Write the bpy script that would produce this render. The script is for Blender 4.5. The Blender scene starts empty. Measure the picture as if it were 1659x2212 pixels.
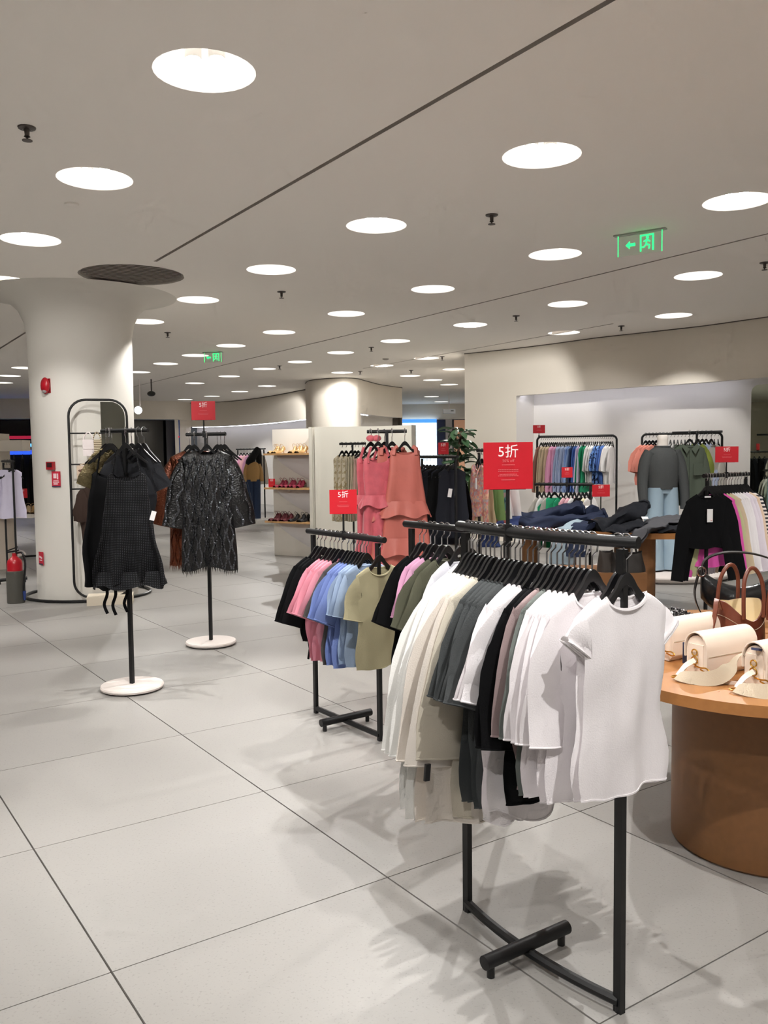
import bpy, bmesh, math, random
from mathutils import Vector, Matrix, geometry, noise
random.seed(7)
PI = math.pi
sc = bpy.context.scene
COL = sc.collection

# ------------------------------------------------------------------ camera
cam_d = bpy.data.cameras.new('camera')
cam = bpy.data.objects.new('camera', cam_d); COL.objects.link(cam)
cam.location = (0, 0, 1.533)
cam_d.sensor_fit = 'VERTICAL'; cam_d.sensor_height = 24.0
cam_d.lens = 24.0 * 1881.36 / 2212.0
cam_d.clip_start = 0.05; cam_d.clip_end = 200
cam.rotation_mode = 'XYZ'
cam.matrix_world = (Matrix.Translation((0, 0, 1.533)) @ Matrix.Rotation(PI/2 - 0.0662, 4, 'X') @ Matrix.Rotation(-0.0115, 4, 'Z'))
sc.camera = cam
# ------------------------------------------------------------------ world, exposure
w = bpy.data.worlds.new('world'); sc.world = w; w.use_nodes = True
w.node_tree.nodes['Background'].inputs[0].default_value = (0.9, 0.93, 1.0, 1)
w.node_tree.nodes['Background'].inputs[1].default_value = 0.05
sc.view_settings.view_transform = 'Standard'; sc.view_settings.look = 'None'
sc.view_settings.gamma = 1.0; sc.view_settings.use_curve_mapping = False
sc.view_settings.exposure = 0.4
sc.cycles.max_bounces = 7; sc.cycles.diffuse_bounces = 4; sc.cycles.glossy_bounces = 3; sc.cycles.transmission_bounces = 4
sc.cycles.use_adaptive_sampling = True; sc.cycles.adaptive_threshold = .11; sc.cycles.adaptive_min_samples = 12
sc.cycles.sample_clamp_indirect = 10.0
SPOT_W = 115.0
CEIL = 3.3
# measured centres of the recessed ceiling lights, then the ones around and behind the viewer
LIGHTS = [(-.803,4.137),(-1.814,5.669),(-2.839,7.191),(-3.768,8.796),(.966,5.332),(2.542,6.341),(-.034,6.884),(-1.049,8.443),
 (1.559,7.937),(3.211,8.964),(-2.077,10.0),(.554,9.522),(2.225,10.562),(3.822,11.55),(-3.09,11.546),(-.446,11.094),(1.221,12.167),
 (2.699,13.07),(-1.479,12.677),(.209,13.803),(-2.428,14.144),(.819,16.31),(-.72,15.272),(-3.279,15.438),(-1.564,16.701),(-4.128,16.756),
 (-.008,17.571),(-2.411,17.951),(-.869,18.95),(-3.407,19.519),(-5.081,18.329),(-4.544,21.256),(-2.941,22.354),(-3.935,24.167),
 (-5.039,25.895),(-6.133,27.22),(1.503,18.512),(.629,19.921),(1.211,21.112),(1.711,22.581),(1.516,27.246),(1.999,29.973),
 (-7.994,18.816),(-7.021,17.223),(-8.882,20.51)]
UNSEEN = []   # the same lattice of lights goes on beside and behind the viewer
for i in range(-9, 14):
    for j in range(-9, 10):
        x = -.803-1.0*i+1.68*j; y = 4.137+1.555*i+1.09*j
        if not (-7.5-(2.6 if y > 5 else 0) < x < 6.6 and -3.6 < y < 17): continue
        if y > 3.6 and abs(x) < .47*y+.45: continue
        if y > 8 and x > 4.4 or y > 5 and x > 5.8: continue
        if min((x-a)**2+(y-b)**2 for a, b in LIGHTS) < 1.2: continue
        UNSEEN.append((round(x, 3), round(y, 3)))

# ------------------------------------------------------------------ materials
def lin(c):
    return tuple(((v/255)/12.92 if v/255 <= .04045 else ((v/255+.055)/1.055)**2.4) for v in c) + (1,)
MATS = {}
def M(name, rgb, rough=.5, metal=0, var=0, vscale=8, bump=0, bscale=200, emit=0, spec=.5, alpha=1, trans=0, coat=0, sheen=0, pattern=None, rgb2=None, rgb3=None, pscale=1, rand=0, world=False):
    if name in MATS: return MATS[name]
    m = bpy.data.materials.new(name); m.use_nodes = True
    nt = m.node_tree; N = nt.nodes; L = nt.links
    b = N['Principled BSDF']
    c1 = lin(rgb)
    b.inputs['Base Color'].default_value = c1
    b.inputs['Roughness'].default_value = rough; b.inputs['Metallic'].default_value = metal
    b.inputs['Specular IOR Level'].default_value = spec
    if coat: b.inputs['Coat Weight'].default_value = coat; b.inputs['Coat Roughness'].default_value = .12
    if sheen: b.inputs['Sheen Weight'].default_value = sheen; b.inputs['Sheen Roughness'].default_value = .5
    if trans: b.inputs['Transmission Weight'].default_value = trans
    if alpha < 1: b.inputs['Alpha'].default_value = alpha
    if emit: b.inputs['Emission Color'].default_value = c1; b.inputs['Emission Strength'].default_value = emit
    col = None
    def coords():
        if world:
            g = N.new('ShaderNodeNewGeometry'); return g.outputs['Position']
        t = N.new('ShaderNodeTexCoord'); return t.outputs['Object']
    co = coords() if (var or bump or pattern) else None
    def mixc(fac, a, bb):
        x = N.new('ShaderNodeMix'); x.data_type = 'RGBA'
        L.new(fac, x.inputs[0])
        for s, v in ((6, a), (7, bb)):
            if isinstance(v, tuple): x.inputs[s].default_value = v
            else: L.new(v, x.inputs[s])
        return x.outputs[2]
    def math_(op, a, v=None, cl=False):
        x = N.new('ShaderNodeMath'); x.operation = op; x.use_clamp = cl
        L.new(a, x.inputs[0])
        if v is not None:
            if isinstance(v, (int, float)): x.inputs[1].default_value = v
            else: L.new(v, x.inputs[1])
        return x.outputs[0]
    def noise(scale, detail=4, sx=None):
        n = N.new('ShaderNodeTexNoise'); n.inputs['Scale'].default_value = scale; n.inputs['Detail'].default_value = detail
        src = co
        if sx:
            mp = N.new('ShaderNodeMapping'); mp.inputs['Scale'].default_value = sx; L.new(co, mp.inputs[0]); src = mp.outputs[0]
        L.new(src, n.inputs['Vector']); return n.outputs['Fac']
    if pattern == 'stripe':
        s = N.new('ShaderNodeSeparateXYZ'); L.new(co, s.inputs[0])
        f = math_('SINE', math_('MULTIPLY', s.outputs[0], 2*PI/pscale)); f = math_('GREATER_THAN', f, .0)
        col = mixc(f, c1, lin(rgb2))
    elif pattern == 'hstripe':
        s = N.new('ShaderNodeSeparateXYZ'); L.new(co, s.inputs[0])
        f = math_('SINE', math_('MULTIPLY', s.outputs[2], 2*PI/pscale)); f = math_('GREATER_THAN', f, .0)
        col = mixc(f, c1, lin(rgb2))
    elif pattern == 'dots':
        v = N.new('ShaderNodeTexVoronoi'); v.inputs['Scale'].default_value = pscale; v.inputs['Randomness'].default_value = 0.0
        mp = N.new('ShaderNodeMapping'); mp.inputs['Scale'].default_value = (1, 0, 1); L.new(co, mp.inputs[0])
        L.new(mp.outputs[0], v.inputs['Vector']); f = math_('LESS_THAN', v.outputs['Distance'], .19); col = mixc(f, c1, lin(rgb2))
    elif pattern == 'floral':
        v = N.new('ShaderNodeTexVoronoi'); v.inputs['Scale'].default_value = pscale
        L.new(co, v.inputs['Vector'])
        s = N.new('ShaderNodeSeparateColor'); L.new(v.outputs['Color'], s.inputs[0])
        c = mixc(math_('GREATER_THAN', s.outputs[0], .55), c1, lin(rgb2))
        col = mixc(math_('GREATER_THAN', s.outputs[1], .68), c, lin(rgb3))
    elif pattern == 'leopard':
        f = math_('GREATER_THAN', noise(pscale, 2), .54); col = mixc(f, c1, lin(rgb2))
    elif pattern == 'wood':
        f = noise(pscale, 6, (1, 14, 14)); col = mixc(f, c1, lin(rgb2))
    elif pattern == 'speckle':
        f1 = noise(pscale, 1); f2 = noise(.9, 2)
        c = mixc(math_('MULTIPLY', math_('SUBTRACT', f2, .35), 1.6, True), c1, lin(rgb2))
        col = mixc(math_('MULTIPLY', math_('SUBTRACT', f1, .60), 4.0, True), c, lin(rgb3))
    if var:
        f = noise(vscale, 2); f = math_('MULTIPLY_ADD', f, 2*var)
        f.node.inputs[2].default_value = 1 - var
        h = N.new('ShaderNodeHueSaturation'); L.new(f, h.inputs['Value'])
        if col is None: h.inputs['Color'].default_value = c1
        else: L.new(col, h.inputs['Color'])
        col = h.outputs[0]
    if rand:
        oi = N.new('ShaderNodeObjectInfo'); f = math_('MULTIPLY_ADD', oi.outputs['Random'], 2*rand); f.node.inputs[2].default_value = 1-rand
        h = N.new('ShaderNodeHueSaturation'); L.new(f, h.inputs['Value'])
        if col is None: h.inputs['Color'].default_value = c1
        else: L.new(col, h.inputs['Color'])
        col = h.outputs[0]
    if col is not None:
        L.new(col, b.inputs['Base Color'])
        if emit: L.new(col, b.inputs['Emission Color'])
    if bump:
        bn = N.new('ShaderNodeBump'); bn.inputs['Strength'].default_value = bump; bn.inputs['Distance'].default_value = .01
        L.new(noise(bscale, 1), bn.inputs['Height']); L.new(bn.outputs[0], b.inputs['Normal'])
    if emit and 'led' not in name: m.cycles.emission_sampling = 'NONE'
    MATS[name] = m; return m
def fab(rgb, **k):
    n = 'fabric_%d_%d_%d' % tuple(rgb) + ''.join('_%s%s' % (a, v) for a, v in sorted(k.items()) if a in ('pattern', 'pscale'))
    k.setdefault('rough', .85); k.setdefault('var', .06); k.setdefault('vscale', 9); k.setdefault('bump', .12); k.setdefault('bscale', 260); k.setdefault('spec', .25)
    return M(n, rgb, **k)

BLACK = M('black_metal', (26, 26, 27), .45, .3)
BLACKP = M('black_plastic', (18, 18, 20), .35, 0, spec=.5)
CHROME = M('chrome_wire', (200, 200, 205), .18, 1)
RED = M('sign_red', (200, 22, 38), .45)
WHITEP = M('white_print', (250, 240, 238), .6)
PRINT2 = M('faint_print', (222, 120, 124), .6)
WALLB = M('beige_wall_paint', (236, 228, 215), .8)
WHITEW = M('white_wall_paint', (228, 224, 219), .75)
CEILM = M('ceiling_paint', (250, 245, 238), .9)
PILM = M('column_plaster', (222, 218, 210), .75)
WOOD = M('warm_wood', (150, 98, 52), .38, pattern='wood', rgb2=(172, 118, 66), pscale=3, var=.05, spec=.5)
WOODD = M('wood_veneer_base', (122, 82, 48), .5, pattern='wood', rgb2=(136, 92, 54), pscale=3, var=.05)
GOLD = M('brass', (214, 170, 84), .25, 1)
CREAM = M('cream_leather', (238, 222, 206), .45, var=.03, bump=.05, bscale=400)
CREAM2 = M('cream_webbing', (178, 162, 140), .8, var=.04, bump=.15, bscale=500)
BROWNL = M('brown_leather', (112, 58, 40), .4, var=.08, bump=.06, bscale=300)
LINING = M('cream_lining', (232, 214, 176), .8, var=.04)
BLKL = M('black_leather', (20, 20, 22), .28, var=.05, bump=.15, bscale=60)
NAVYT = M('navy_tag', (44, 48, 80), .5)
STONE = M('white_stone_base', (228, 218, 212), .4, var=.02)
TAGW = M('paper_tag', (240, 238, 238), .7)

# ------------------------------------------------------------------ mesh helpers
class B:
    def __init__(s): s.v = []; s.f = []
    def add(s, vs, fs):
        o = len(s.v); s.v += [tuple(p) for p in vs]; s.f += [tuple(i+o for i in f) for f in fs]; return s
    def box(s, c, d, rz=0, rx=0, ry=0):
        m = Matrix.Rotation(rz, 3, 'Z') @ Matrix.Rotation(ry, 3, 'Y') @ Matrix.Rotation(rx, 3, 'X')
        vs = [Vector(c) + m @ Vector((x*d[0]/2, y*d[1]/2, z*d[2]/2)) for x in (-1, 1) for y in (-1, 1) for z in (-1, 1)]
        return s.add(vs, [(0,1,3,2),(4,6,7,5),(0,4,5,1),(2,3,7,6),(0,2,6,4),(1,5,7,3)])
    def tube(s, path, r, n=8, closed=False, rb=None, up=None, caps=True):
        P = [Vector(p) for p in path]; k = len(P); rings = []
        R = r if isinstance(r, (list, tuple)) else [r]*k
        T0 = (P[1]-P[0]).normalized()
        u = Vector(up) if up else (Vector((0,0,1)) if abs(T0.z) < .9 else Vector((1,0,0)))
        for i in range(k):
            if closed: T = (P[(i+1) % k]-P[i-1]).normalized()
            else: T = (P[min(i+1, k-1)]-P[max(i-1, 0)]).normalized()
            a = T.cross(u)
            if a.length < 1e-4: a = T.cross(Vector((0,1,0)))
            a.normalize(); b2 = a.cross(T).normalized()
            if not up: u = b2
            q = rb if rb is not None else None
            rings.append([P[i] + a*math.cos(2*PI*j/n+PI/n)*R[i] + b2*math.sin(2*PI*j/n+PI/n)*(q if q is not None else R[i]) for j in range(n)])
        vs = [p for rg in rings for p in rg]; fs = []
        for i in range(k if closed else k-1):
            for j in range(n):
                a0 = i*n+j; a1 = i*n+(j+1) % n; b0 = ((i+1) % k)*n+j; b1 = ((i+1) % k)*n+(j+1) % n
                fs.append((a0, a1, b1, b0))
        if not closed and caps:
            fs.append(tuple(range(n-1, -1, -1))); fs.append(tuple((k-1)*n+j for j in range(n)))
        return s.add(vs, fs)
    def lathe(s, prof, n=32, c=(0,0,0), sx=1, sy=1, cap0=False, cap1=False):
        vs = []; fs = []; k = len(prof)
        for r, z in prof:
            for j in range(n):
                a = 2*PI*j/n; vs.append((c[0]+r*sx*math.cos(a), c[1]+r*sy*math.sin(a), c[2]+z))
        for i in range(k-1):
            for j in range(n):
                fs.append((i*n+j, i*n+(j+1) % n, (i+1)*n+(j+1) % n, (i+1)*n+j))
        if cap0: fs.append(tuple(range(n-1, -1, -1)))
        if cap1: fs.append(tuple((k-1)*n+j for j in range(n)))
        return s.add(vs, fs)
    def prism(s, poly, z0, z1):
        n = len(poly); vs = [(x, y, z0) for x, y in poly]+[(x, y, z1) for x, y in poly]
        fs = [(i, (i+1) % n, n+(i+1) % n, n+i) for i in range(n)]+[tuple(range(n-1, -1, -1)), tuple(range(n, 2*n))]
        return s.add(vs, fs)
    def grid(s, pts):
        h = len(pts); wd = len(pts[0]); vs = [p for r in pts for p in r]
        return s.add(vs, [(i*wd+j, i*wd+j+1, (i+1)*wd+j+1, (i+1)*wd+j) for i in range(h-1) for j in range(wd-1)])
    def ball(s, c, r, n=10, m=6, sc_=(1,1,1)):
        prof = [(math.sin(PI*i/m)*r, -math.cos(PI*i/m)*r) for i in range(m+1)]
        prof[0] = (1e-4, -r); prof[-1] = (1e-4, r)
        vs = []; fs = []
        for a, z in prof:
            for j in range(n):
                t = 2*PI*j/n; vs.append((c[0]+a*sc_[0]*math.cos(t), c[1]+a*sc_[1]*math.sin(t), c[2]+z*sc_[2]))
        for i in range(m):
            for j in range(n): fs.append((i*n+j, i*n+(j+1) % n, (i+1)*n+(j+1) % n, (i+1)*n+j))
        return s.add(vs, fs)
    def mesh(s, name, merge=0, bevel=0, seg=2, smooth=True, ang=40):
        me = bpy.data.meshes.new(name)
        bm = bmesh.new()
        vs = [bm.verts.new(p) for p in s.v]
        for f in s.f:
            try: bm.faces.new([vs[i] for i in f])
            except ValueError: pass
        if merge: bmesh.ops.remove_doubles(bm, verts=bm.verts, dist=merge)
        if bevel: bmesh.ops.bevel(bm, geom=[e for e in bm.edges if len(e.link_faces) == 2 and e.calc_face_angle(0) > .6], offset=bevel, segments=seg, affect='EDGES', profile=.5)
        bmesh.ops.recalc_face_normals(bm, faces=bm.faces)
        bm.to_mesh(me); bm.free()
        if smooth:
            me.shade_smooth(); me.set_sharp_from_angle(angle=math.radians(ang))
        return me
    def build(s, name, mat, parent=None, **k):
        return inst(name, s.mesh(name, **k), mat, parent)
def inst(name, me, mat, parent=None, loc=None, rz=0):
    o = bpy.data.objects.new(name, me); COL.objects.link(o)
    if not me.materials: me.materials.append(None)
    mats = mat if isinstance(mat, (list, tuple)) else [mat]
    while len(me.materials) < len(mats): me.materials.append(None)
    for i, mm in enumerate(mats):
        o.material_slots[i].link = 'OBJECT'; o.material_slots[i].material = mm
    if parent: o.parent = parent
    if loc: o.location = loc
    if rz: o.rotation_euler = (0, 0, rz)
    return o
def tag(o, label=None, cat=None, group=None, kind=None):
    if label: o['label'] = label
    if cat: o['category'] = cat
    if group: o['group'] = group
    if kind: o['kind'] = kind
    return o
def thing(name, label, cat, loc=(0,0,0), rz=0, group=None):
    o = bpy.data.objects.new(name, None); COL.objects.link(o)
    o.empty_display_size = .1; o.location = loc; o.rotation_euler = (0, 0, rz)
    return tag(o, label, cat, group)
def struct(o): o['kind'] = 'structure'; return o
def smooth_path(pts, n=6):
    P = [Vector(p) for p in pts]; out = []
    for i in range(len(P)-1):
        p0 = P[max(i-1, 0)]; p1 = P[i]; p2 = P[i+1]; p3 = P[min(i+2, len(P)-1)]
        for k in range(n):
            t = k/n
            out.append(.5*((2*p1)+(p2-p0)*t+(2*p0-5*p1+4*p2-p3)*t*t+(3*p1-p0-3*p2+p3)*t**3))
    out.append(P[-1]); return out
_u = ['first','second','third','fourth','fifth','sixth','seventh','eighth','ninth']
ORD = _u+['tenth','eleventh','twelfth','thirteenth','fourteenth','fifteenth','sixteenth','seventeenth','eighteenth','nineteenth']
for _t, _h in (('twentieth', 'twenty'), ('thirtieth', 'thirty'), ('fortieth', 'forty'), ('fiftieth', 'fifty')): ORD += [_t]+[_h+'-'+x for x in _u]

# ================================================================== STRUCTURE
TH = .5989; EU = Vector((math.cos(TH), math.sin(TH))); EV = Vector((-math.sin(TH), math.cos(TH)))
GROUT = M('grout', (112, 106, 100), .9)
TILE = M('stone_tile', (151, 148, 144), .42, pattern='speckle', rgb2=(143, 140, 136), rgb3=(128, 125, 121), pscale=110, rand=.02, world=True, spec=.4)
fl = struct(B().box((-2.5, 13, -.062), (27, 41, .1)).build('floor', GROUT, smooth=False))
tb = B().box((0, 0, -.006), (.9935, .9955, .012)).mesh('tile', bevel=.0015, seg=1, smooth=False)
cand = []
for i in range(-22, 40):
    for j in range(-22, 40):
        c = EU*(.727+i+.5)+EV*(.535+j+.5)
        if not (-15.3 < c.x < 10.2 and -6.8 < c.y < 32.8): continue
        vis = c.y > .8 and abs(c.x) < .46*c.y+1.3
        cand.append((0 if vis else 1, c.length, c))
cand.sort(key=lambda t: t[:2])
for k, (v, d, c) in enumerate(cand[:300]):
    inst('tile', tb, TILE, fl, (c.x, c.y, 0), TH)
rest = B()
for v, d, c in cand[300:]: rest.box((c.x, c.y, -.006), (.9935, .9955, .012), rz=TH)
tag(rest.build('tile', TILE, fl, smooth=False), kind='stuff')

# ceiling with round light recesses, straight slots and the round vent cut through
def ring2(c, r, n=28): return [(c[0]+r*math.cos(2*PI*k/n), c[1]+r*math.sin(2*PI*k/n)) for k in range(n)]
RL = .235
VENT = (-2.43, 8.62); VR = .5
GD = Vector((-.546, .838)); GN = Vector((.838, .546))
SLOTS = [((-2.049, 8.031), (1.62, 2.47)), ((3.6, 6.6), (-6.6, 22.6)), ((-4.2, 11.14), (-7.6, 16.4)), ((3.2, 12.2), (-.4, 18.1))]
loops = [ring2(c, RL) for c in LIGHTS+UNSEEN] + [ring2(VENT, VR, 40)]
slotq = []
for a, b_ in SLOTS:
    a = Vector(a); b_ = Vector(b_); d = (b_-a).normalized(); n = Vector((-d.y, d.x))*.016
    slotq.append([a-n, b_-n, b_+n, a+n])
SLOTW = .016
def inslot(p):
    for q in slotq:
        a = (q[0]+q[3])/2; b_ = (q[1]+q[2])/2; d = b_-a; t = (p-a).dot(d)/d.length_squared
        if 0 < t < 1 and abs((p-a).cross(d.normalized())) < SLOTW: return True
    return False
vs2 = []; ed = []
for lp in [[(-15, -6.5), (10, -6.5), (10, 32.9), (-15, 32.9)]] + loops + [[tuple(p) for p in q] for q in slotq]:
    o = len(vs2); vs2 += [Vector(p) for p in lp]; ed += [(o+i, o+(i+1) % len(lp)) for i in range(len(lp))]
r = geometry.delaunay_2d_cdt(vs2, ed, [], 0, 1e-6)
cb = B(); tri = []
for f in r[2]:
    c = sum((Vector(r[0][i]) for i in f), Vector((0, 0)))/len(f)
    if any((c-Vector(q)).length < RL*.99 for q in LIGHTS+UNSEEN) or (c-Vector(VENT)).length < VR*.99 or inslot(c): continue
    tri.append(f)
cb.add([(p[0], p[1], CEIL) for p in r[0]], tri)
ceil = struct(cb.build('ceiling', CEILM, smooth=False))
B().box((-2.5, 13.2, CEIL+.62), (25.5, 39.6, .05)).build('slab', M('dark_void', (60, 56, 52), .9), ceil, smooth=False)
for q in slotq:
    tr = B(); H1 = CEIL+.05
    for i in range(4):
        a, b_ = q[i], q[(i+1) % 4]; tr.add([(a.x, a.y, CEIL), (b_.x, b_.y, CEIL), (b_.x, b_.y, H1), (a.x, a.y, H1)], [(0, 1, 2, 3)])
    tr.add([(p.x, p.y, H1) for p in q], [(0, 1, 2, 3)])
    tr.build('slot', M('slot_dark', (190, 182, 174), .8), ceil, smooth=False)

# recessed ceiling lights
DISH = M('light_dish', (255, 250, 242), .6, emit=.72)
LAMPM = M('lamp_lens', (255, 250, 240), .3, emit=26)
LRIM = M('lamp_rim', (235, 232, 228), .4)
dish_me = B().lathe([(RL, 0), (RL-.008, .004), (RL-.018, .02), (RL-.026, .05), (RL-.05, .1), (RL-.1, .14), (.04, .15), (.001, .15)], 28).mesh('dish', ang=60)
lamp_me = B().lathe([(.001, .006), (.036, .006), (.04, .012), (.04, .07), (.001, .075)], 14).mesh('lamp')
lens_me = B().lathe([(.001, .003), (.032, .003), (.032, .008)], 14).mesh('lens')
# spots in the dishes are turned on to merchandise, the column and the walls
AIM = {(.966,5.332): (.42,2.7,.7), (-.803,4.137): (-.1,5.7,.9), (2.542,6.341): (1.5,3.7,.6), (-.034,6.884): (-.15,4.9,.7), (-1.814,5.669): (-1.9,5.0,.3), (-2.839,7.191): (-3.5,9.2,.2), (-3.768,8.796): (-4.2,9.6,.6),
 (-1.049,8.443): (-1.4,7.1,.8), (-2.077,10.0): (-2.9,9.75,1.0), (-3.09,11.546): (-3.3,10.1,1.0), (1.559,7.937): (2.2,8.6,.6), (3.211,8.964): (3.3,10.3,.9), (.554,9.522): (.5,8.6,1.0), (2.225,10.562): (2.7,12.9,1.2), (3.822,11.55): (4.1,12.6,1.3), (2.699,13.07): (2.9,12.6,.6),
 (1.221,12.167): (1.9,15.0,2.0), (-.446,11.094): (-.5,12.7,1.0), (-1.479,12.677): (-1.35,13.1,1.0), (.209,13.803): (.3,12.6,1.2), (.819,16.31): (1.6,15.4,2.0), (-.869,18.95): (-.9,20.3,2.2), (-.008,17.571): (-.2,21,2.0), (-3.407,19.519): (-3.2,22,1.0), (-2.941,22.354): (-2.8,25,1.5), (-2.411,17.951): (-2.2,16,1)}
for near_, at_ in (((1.9, 3.8), (.25, 6.6, 1.2)), ((3.6, 4.9), (2.7, 7.1, .9)), ((-2.5, 3.1), (-1.7, 5.6, 1.1)), ((.2, 2.6), (.3, 3.6, .8)), ((1.2, 1.0), (.6, 2.3, .9)), ((-3.5, 4.6), (-3.1, 9.0, .5))):
    AIM[min(UNSEEN, key=lambda q: (q[0]-near_[0])**2+(q[1]-near_[1])**2)] = at_
UNS = sorted(UNSEEN, key=lambda c: c[0]**2+c[1]**2)
def light(i, c, vis):
    if vis:
        px = 'white round recessed ceiling light with two lamps'
    t = thing('ceiling_light', 'white round recessed ceiling light, ' + where(c) if vis else 'white recessed ceiling light outside the view, %s nearest the viewer there' % ORD[UNS.index(c)], 'ceiling light', (c[0], c[1], CEIL), 0, 'recessed ceiling lights')
    inst('dish', dish_me, DISH, t)
    if vis and c[1] < 12 or not vis:
        for sx in (-1, 1):
            o = inst('lamp', lamp_me, LRIM, t, (sx*.055, .02, .062)); inst('lens', lens_me, LAMPM, o)
    d = bpy.data.lights.new('ceiling_spot', 'SPOT'); d.energy = SPOT_W*(.8 if c == (-2.839, 7.191) else 1.45 if c in AIM and c[1] < 7 else (.62 if c[0] > 2 and 10 < c[1] < 14 else 1.15) if c in AIM else 1.0 if vis else .85); d.color = (1, .982, .955)
    d.spot_size = math.radians(74); d.spot_blend = .45; d.shadow_soft_size = .018
    l = bpy.data.objects.new('ceiling_spot', d); COL.objects.link(l); l.parent = t; l.location = (0, 0, .012)
    rr_ = random.Random(i*3+(0 if vis else 100)); az = rr_.uniform(0, 2*PI); tl = rr_.uniform(.25, .5)
    if c[1] < 2.5 and abs(c[0]) < 2: az = math.atan2(2.4-c[1], .2-c[0])+rr_.uniform(-.5, .5)
    if c in AIM: l.rotation_euler = (Vector(AIM[c])-Vector((c[0], c[1], CEIL))).to_track_quat('-Z', 'Y').to_euler()
    else: l.rotation_euler = Vector((math.cos(az)*math.sin(tl), math.sin(az)*math.sin(tl), -math.cos(tl))).to_track_quat('-Z', 'Y').to_euler()
def where(c):
    return LW[c]
# each light is told apart by its row (front to back) and its place from the left in that row
rows = {}
vl = sorted(LIGHTS, key=lambda c: c[1])
LW = {}
NAMED = {(-.803,4.137): 'largest and nearest, at the upper left', (-1.814,5.669): 'left of the long ceiling slot, second largest there', (-2.839,7.191): 'at the left edge, just before the dark round vent', (-3.768,8.796): 'half cut by the left picture edge',
 (.966,5.332): 'nearest one right of the long ceiling slot', (2.542,6.341): 'at the right edge of the picture, nearest there', (-.034,6.884): 'alone near the centre of the ceiling', (-1.049,8.443): 'first one to the right of the dark round vent',
 (1.559,7.937): 'left of the near green exit sign', (3.211,8.964): 'below right of the near green exit sign', (-2.077,10.0): 'just below and right of the dark round vent', (.554,9.522): 'just before the second ceiling slot, right of centre', (-3.09,11.546): 'touching the right side of the column',
 (2.225,10.562): 'above the beige wall, second from its right', (3.822,11.55): 'above the beige wall, furthest right', (2.699,13.07): 'nearest to the beige wall above the shirt rack'}
for k, c in enumerate(vl):
    LW[c] = NAMED.get(c, '%s nearest of those on show' % ORD[k])
for i, c in enumerate(LIGHTS): light(i, c, True)
for i, c in enumerate(UNSEEN): light(i, c, False)

# round vent in the ceiling
t = thing('ceiling_vent', 'dark round ceiling vent with parallel slats above the white column', 'vent', (VENT[0], VENT[1], CEIL))
VM = M('vent_metal', (190, 184, 176), .6, .2)
B().lathe([(VR, 0), (VR-.02, .006), (VR-.03, .03), (VR-.03, .1), (.001, .1)], 40).build('housing', M('vent_dark', (150, 144, 136), .8), t)
for k in range(-7, 8):
    y = k*.062; hw = math.sqrt(max(0, (VR-.035)**2-y*y))
    B().box((0, y, .03), (2*hw, .045, .006), rx=.35).build('slat', VM, t, smooth=False)
t.rotation_euler.z = TH

# extra walls of the shell
def wall(name, pts, z0, z1, mat, parent=None, flip=False):
    g = [[(p[0], p[1], z) for p in pts] for z in (z0, z1)]
    return B().grid(g).build(name, mat, parent, ang=50)
struct(wall('wall_left', [(-14.9, -6.4), (-14.9, 26)], 0, CEIL, WALLB))
struct(wall('wall_front', [(-14.9, -6.4), (9, -6.4)], 0, CEIL, WHITEW))
# right beige wall with the white lit niche
WR = smooth_path([(1.46, 15.6, 0), (2.05, 15.1, 0), (2.72, 14.4, 0), (3.35, 13.62, 0), (3.95, 13.06, 0), (4.48, 12.56, 0), (4.92, 12.0, 0), (5.35, 11.35, 0), (6.3, 9.6, 0), (7.3, 6.5, 0), (7.9, 2.5, 0), (8.2, -2, 0), (8.2, -6.4, 0)], 6)
wr = struct(wall('wall_right', WR, 2.5, CEIL, WALLB))
ks = min(range(len(WR)), key=lambda k: (WR[k]-Vector((2.27, 14.9, 0))).length)
wall('wall_end', [(3.5, 31.2)]+[tuple(p[:2]) for p in WR[:ks+1]], 0, 2.5, WALLB, wr)
wall('wall_return', [(3.5, 31.2), (1.46, 15.6)], 2.5, CEIL, WALLB, wr)
def offs(path, d):
    out = []
    for i, p in enumerate(path):
        T = (path[min(i+1, len(path)-1)]-path[max(i-1, 0)]); T.z = 0; T.normalize()
        out.append(p+Vector((-T.y, T.x, 0))*d)
    return out
NI = WR[ks:]; NB = offs(NI, .5)
wall('niche_back', NB, .1, 2.56, WHITEW, wr)
B().grid([[(p.x, p.y, 2.56) for p in offs(NI, .12)], [(p.x, p.y, 2.56) for p in NB]]).build('niche_soffit', WHITEW, wr)
B().grid([[(p.x, p.y, 2.5) for p in NI], [(p.x, p.y, 2.5) for p in offs(NI, .12)]]).build('niche_lip', WHITEW, wr)
wall('niche_lip_back', offs(NI, .12), 2.5, 2.56, WHITEW, wr)
B().add([(NI[0].x, NI[0].y, .0), (NB[0].x, NB[0].y, .0), (NB[0].x, NB[0].y, 2.56), (NI[0].x, NI[0].y, 2.56)], [(0, 1, 2, 3)]).build('niche_jamb', WHITEW, wr)
B().grid([[(p.x, p.y, 0) for p in offs(NI, -.02)], [(p.x, p.y, .11) for p in offs(NI, -.02)], [(p.x, p.y, .11) for p in NB]]).build('plinth', WHITEW, wr, ang=20)
TRIM = M('dark_trim', (96, 90, 84), .6)
tr = B().tube([(p.x, p.y, CEIL-.006) for p in offs(WR, -.004)], .009, 4)
struct(tr.build('trim_1', TRIM))
LED = M('led_strip', (235, 238, 255), .4, emit=6)
def cove(label, path, z, em=LED):
    t = tag(B().tube([(p.x, p.y, z) for p in path], .012, 4).build('cove_light', em), label, 'strip light'); return t
cove('cool white light strip hidden along the top of the right wall niche', offs(NI[:26], .17), 2.535)

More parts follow.
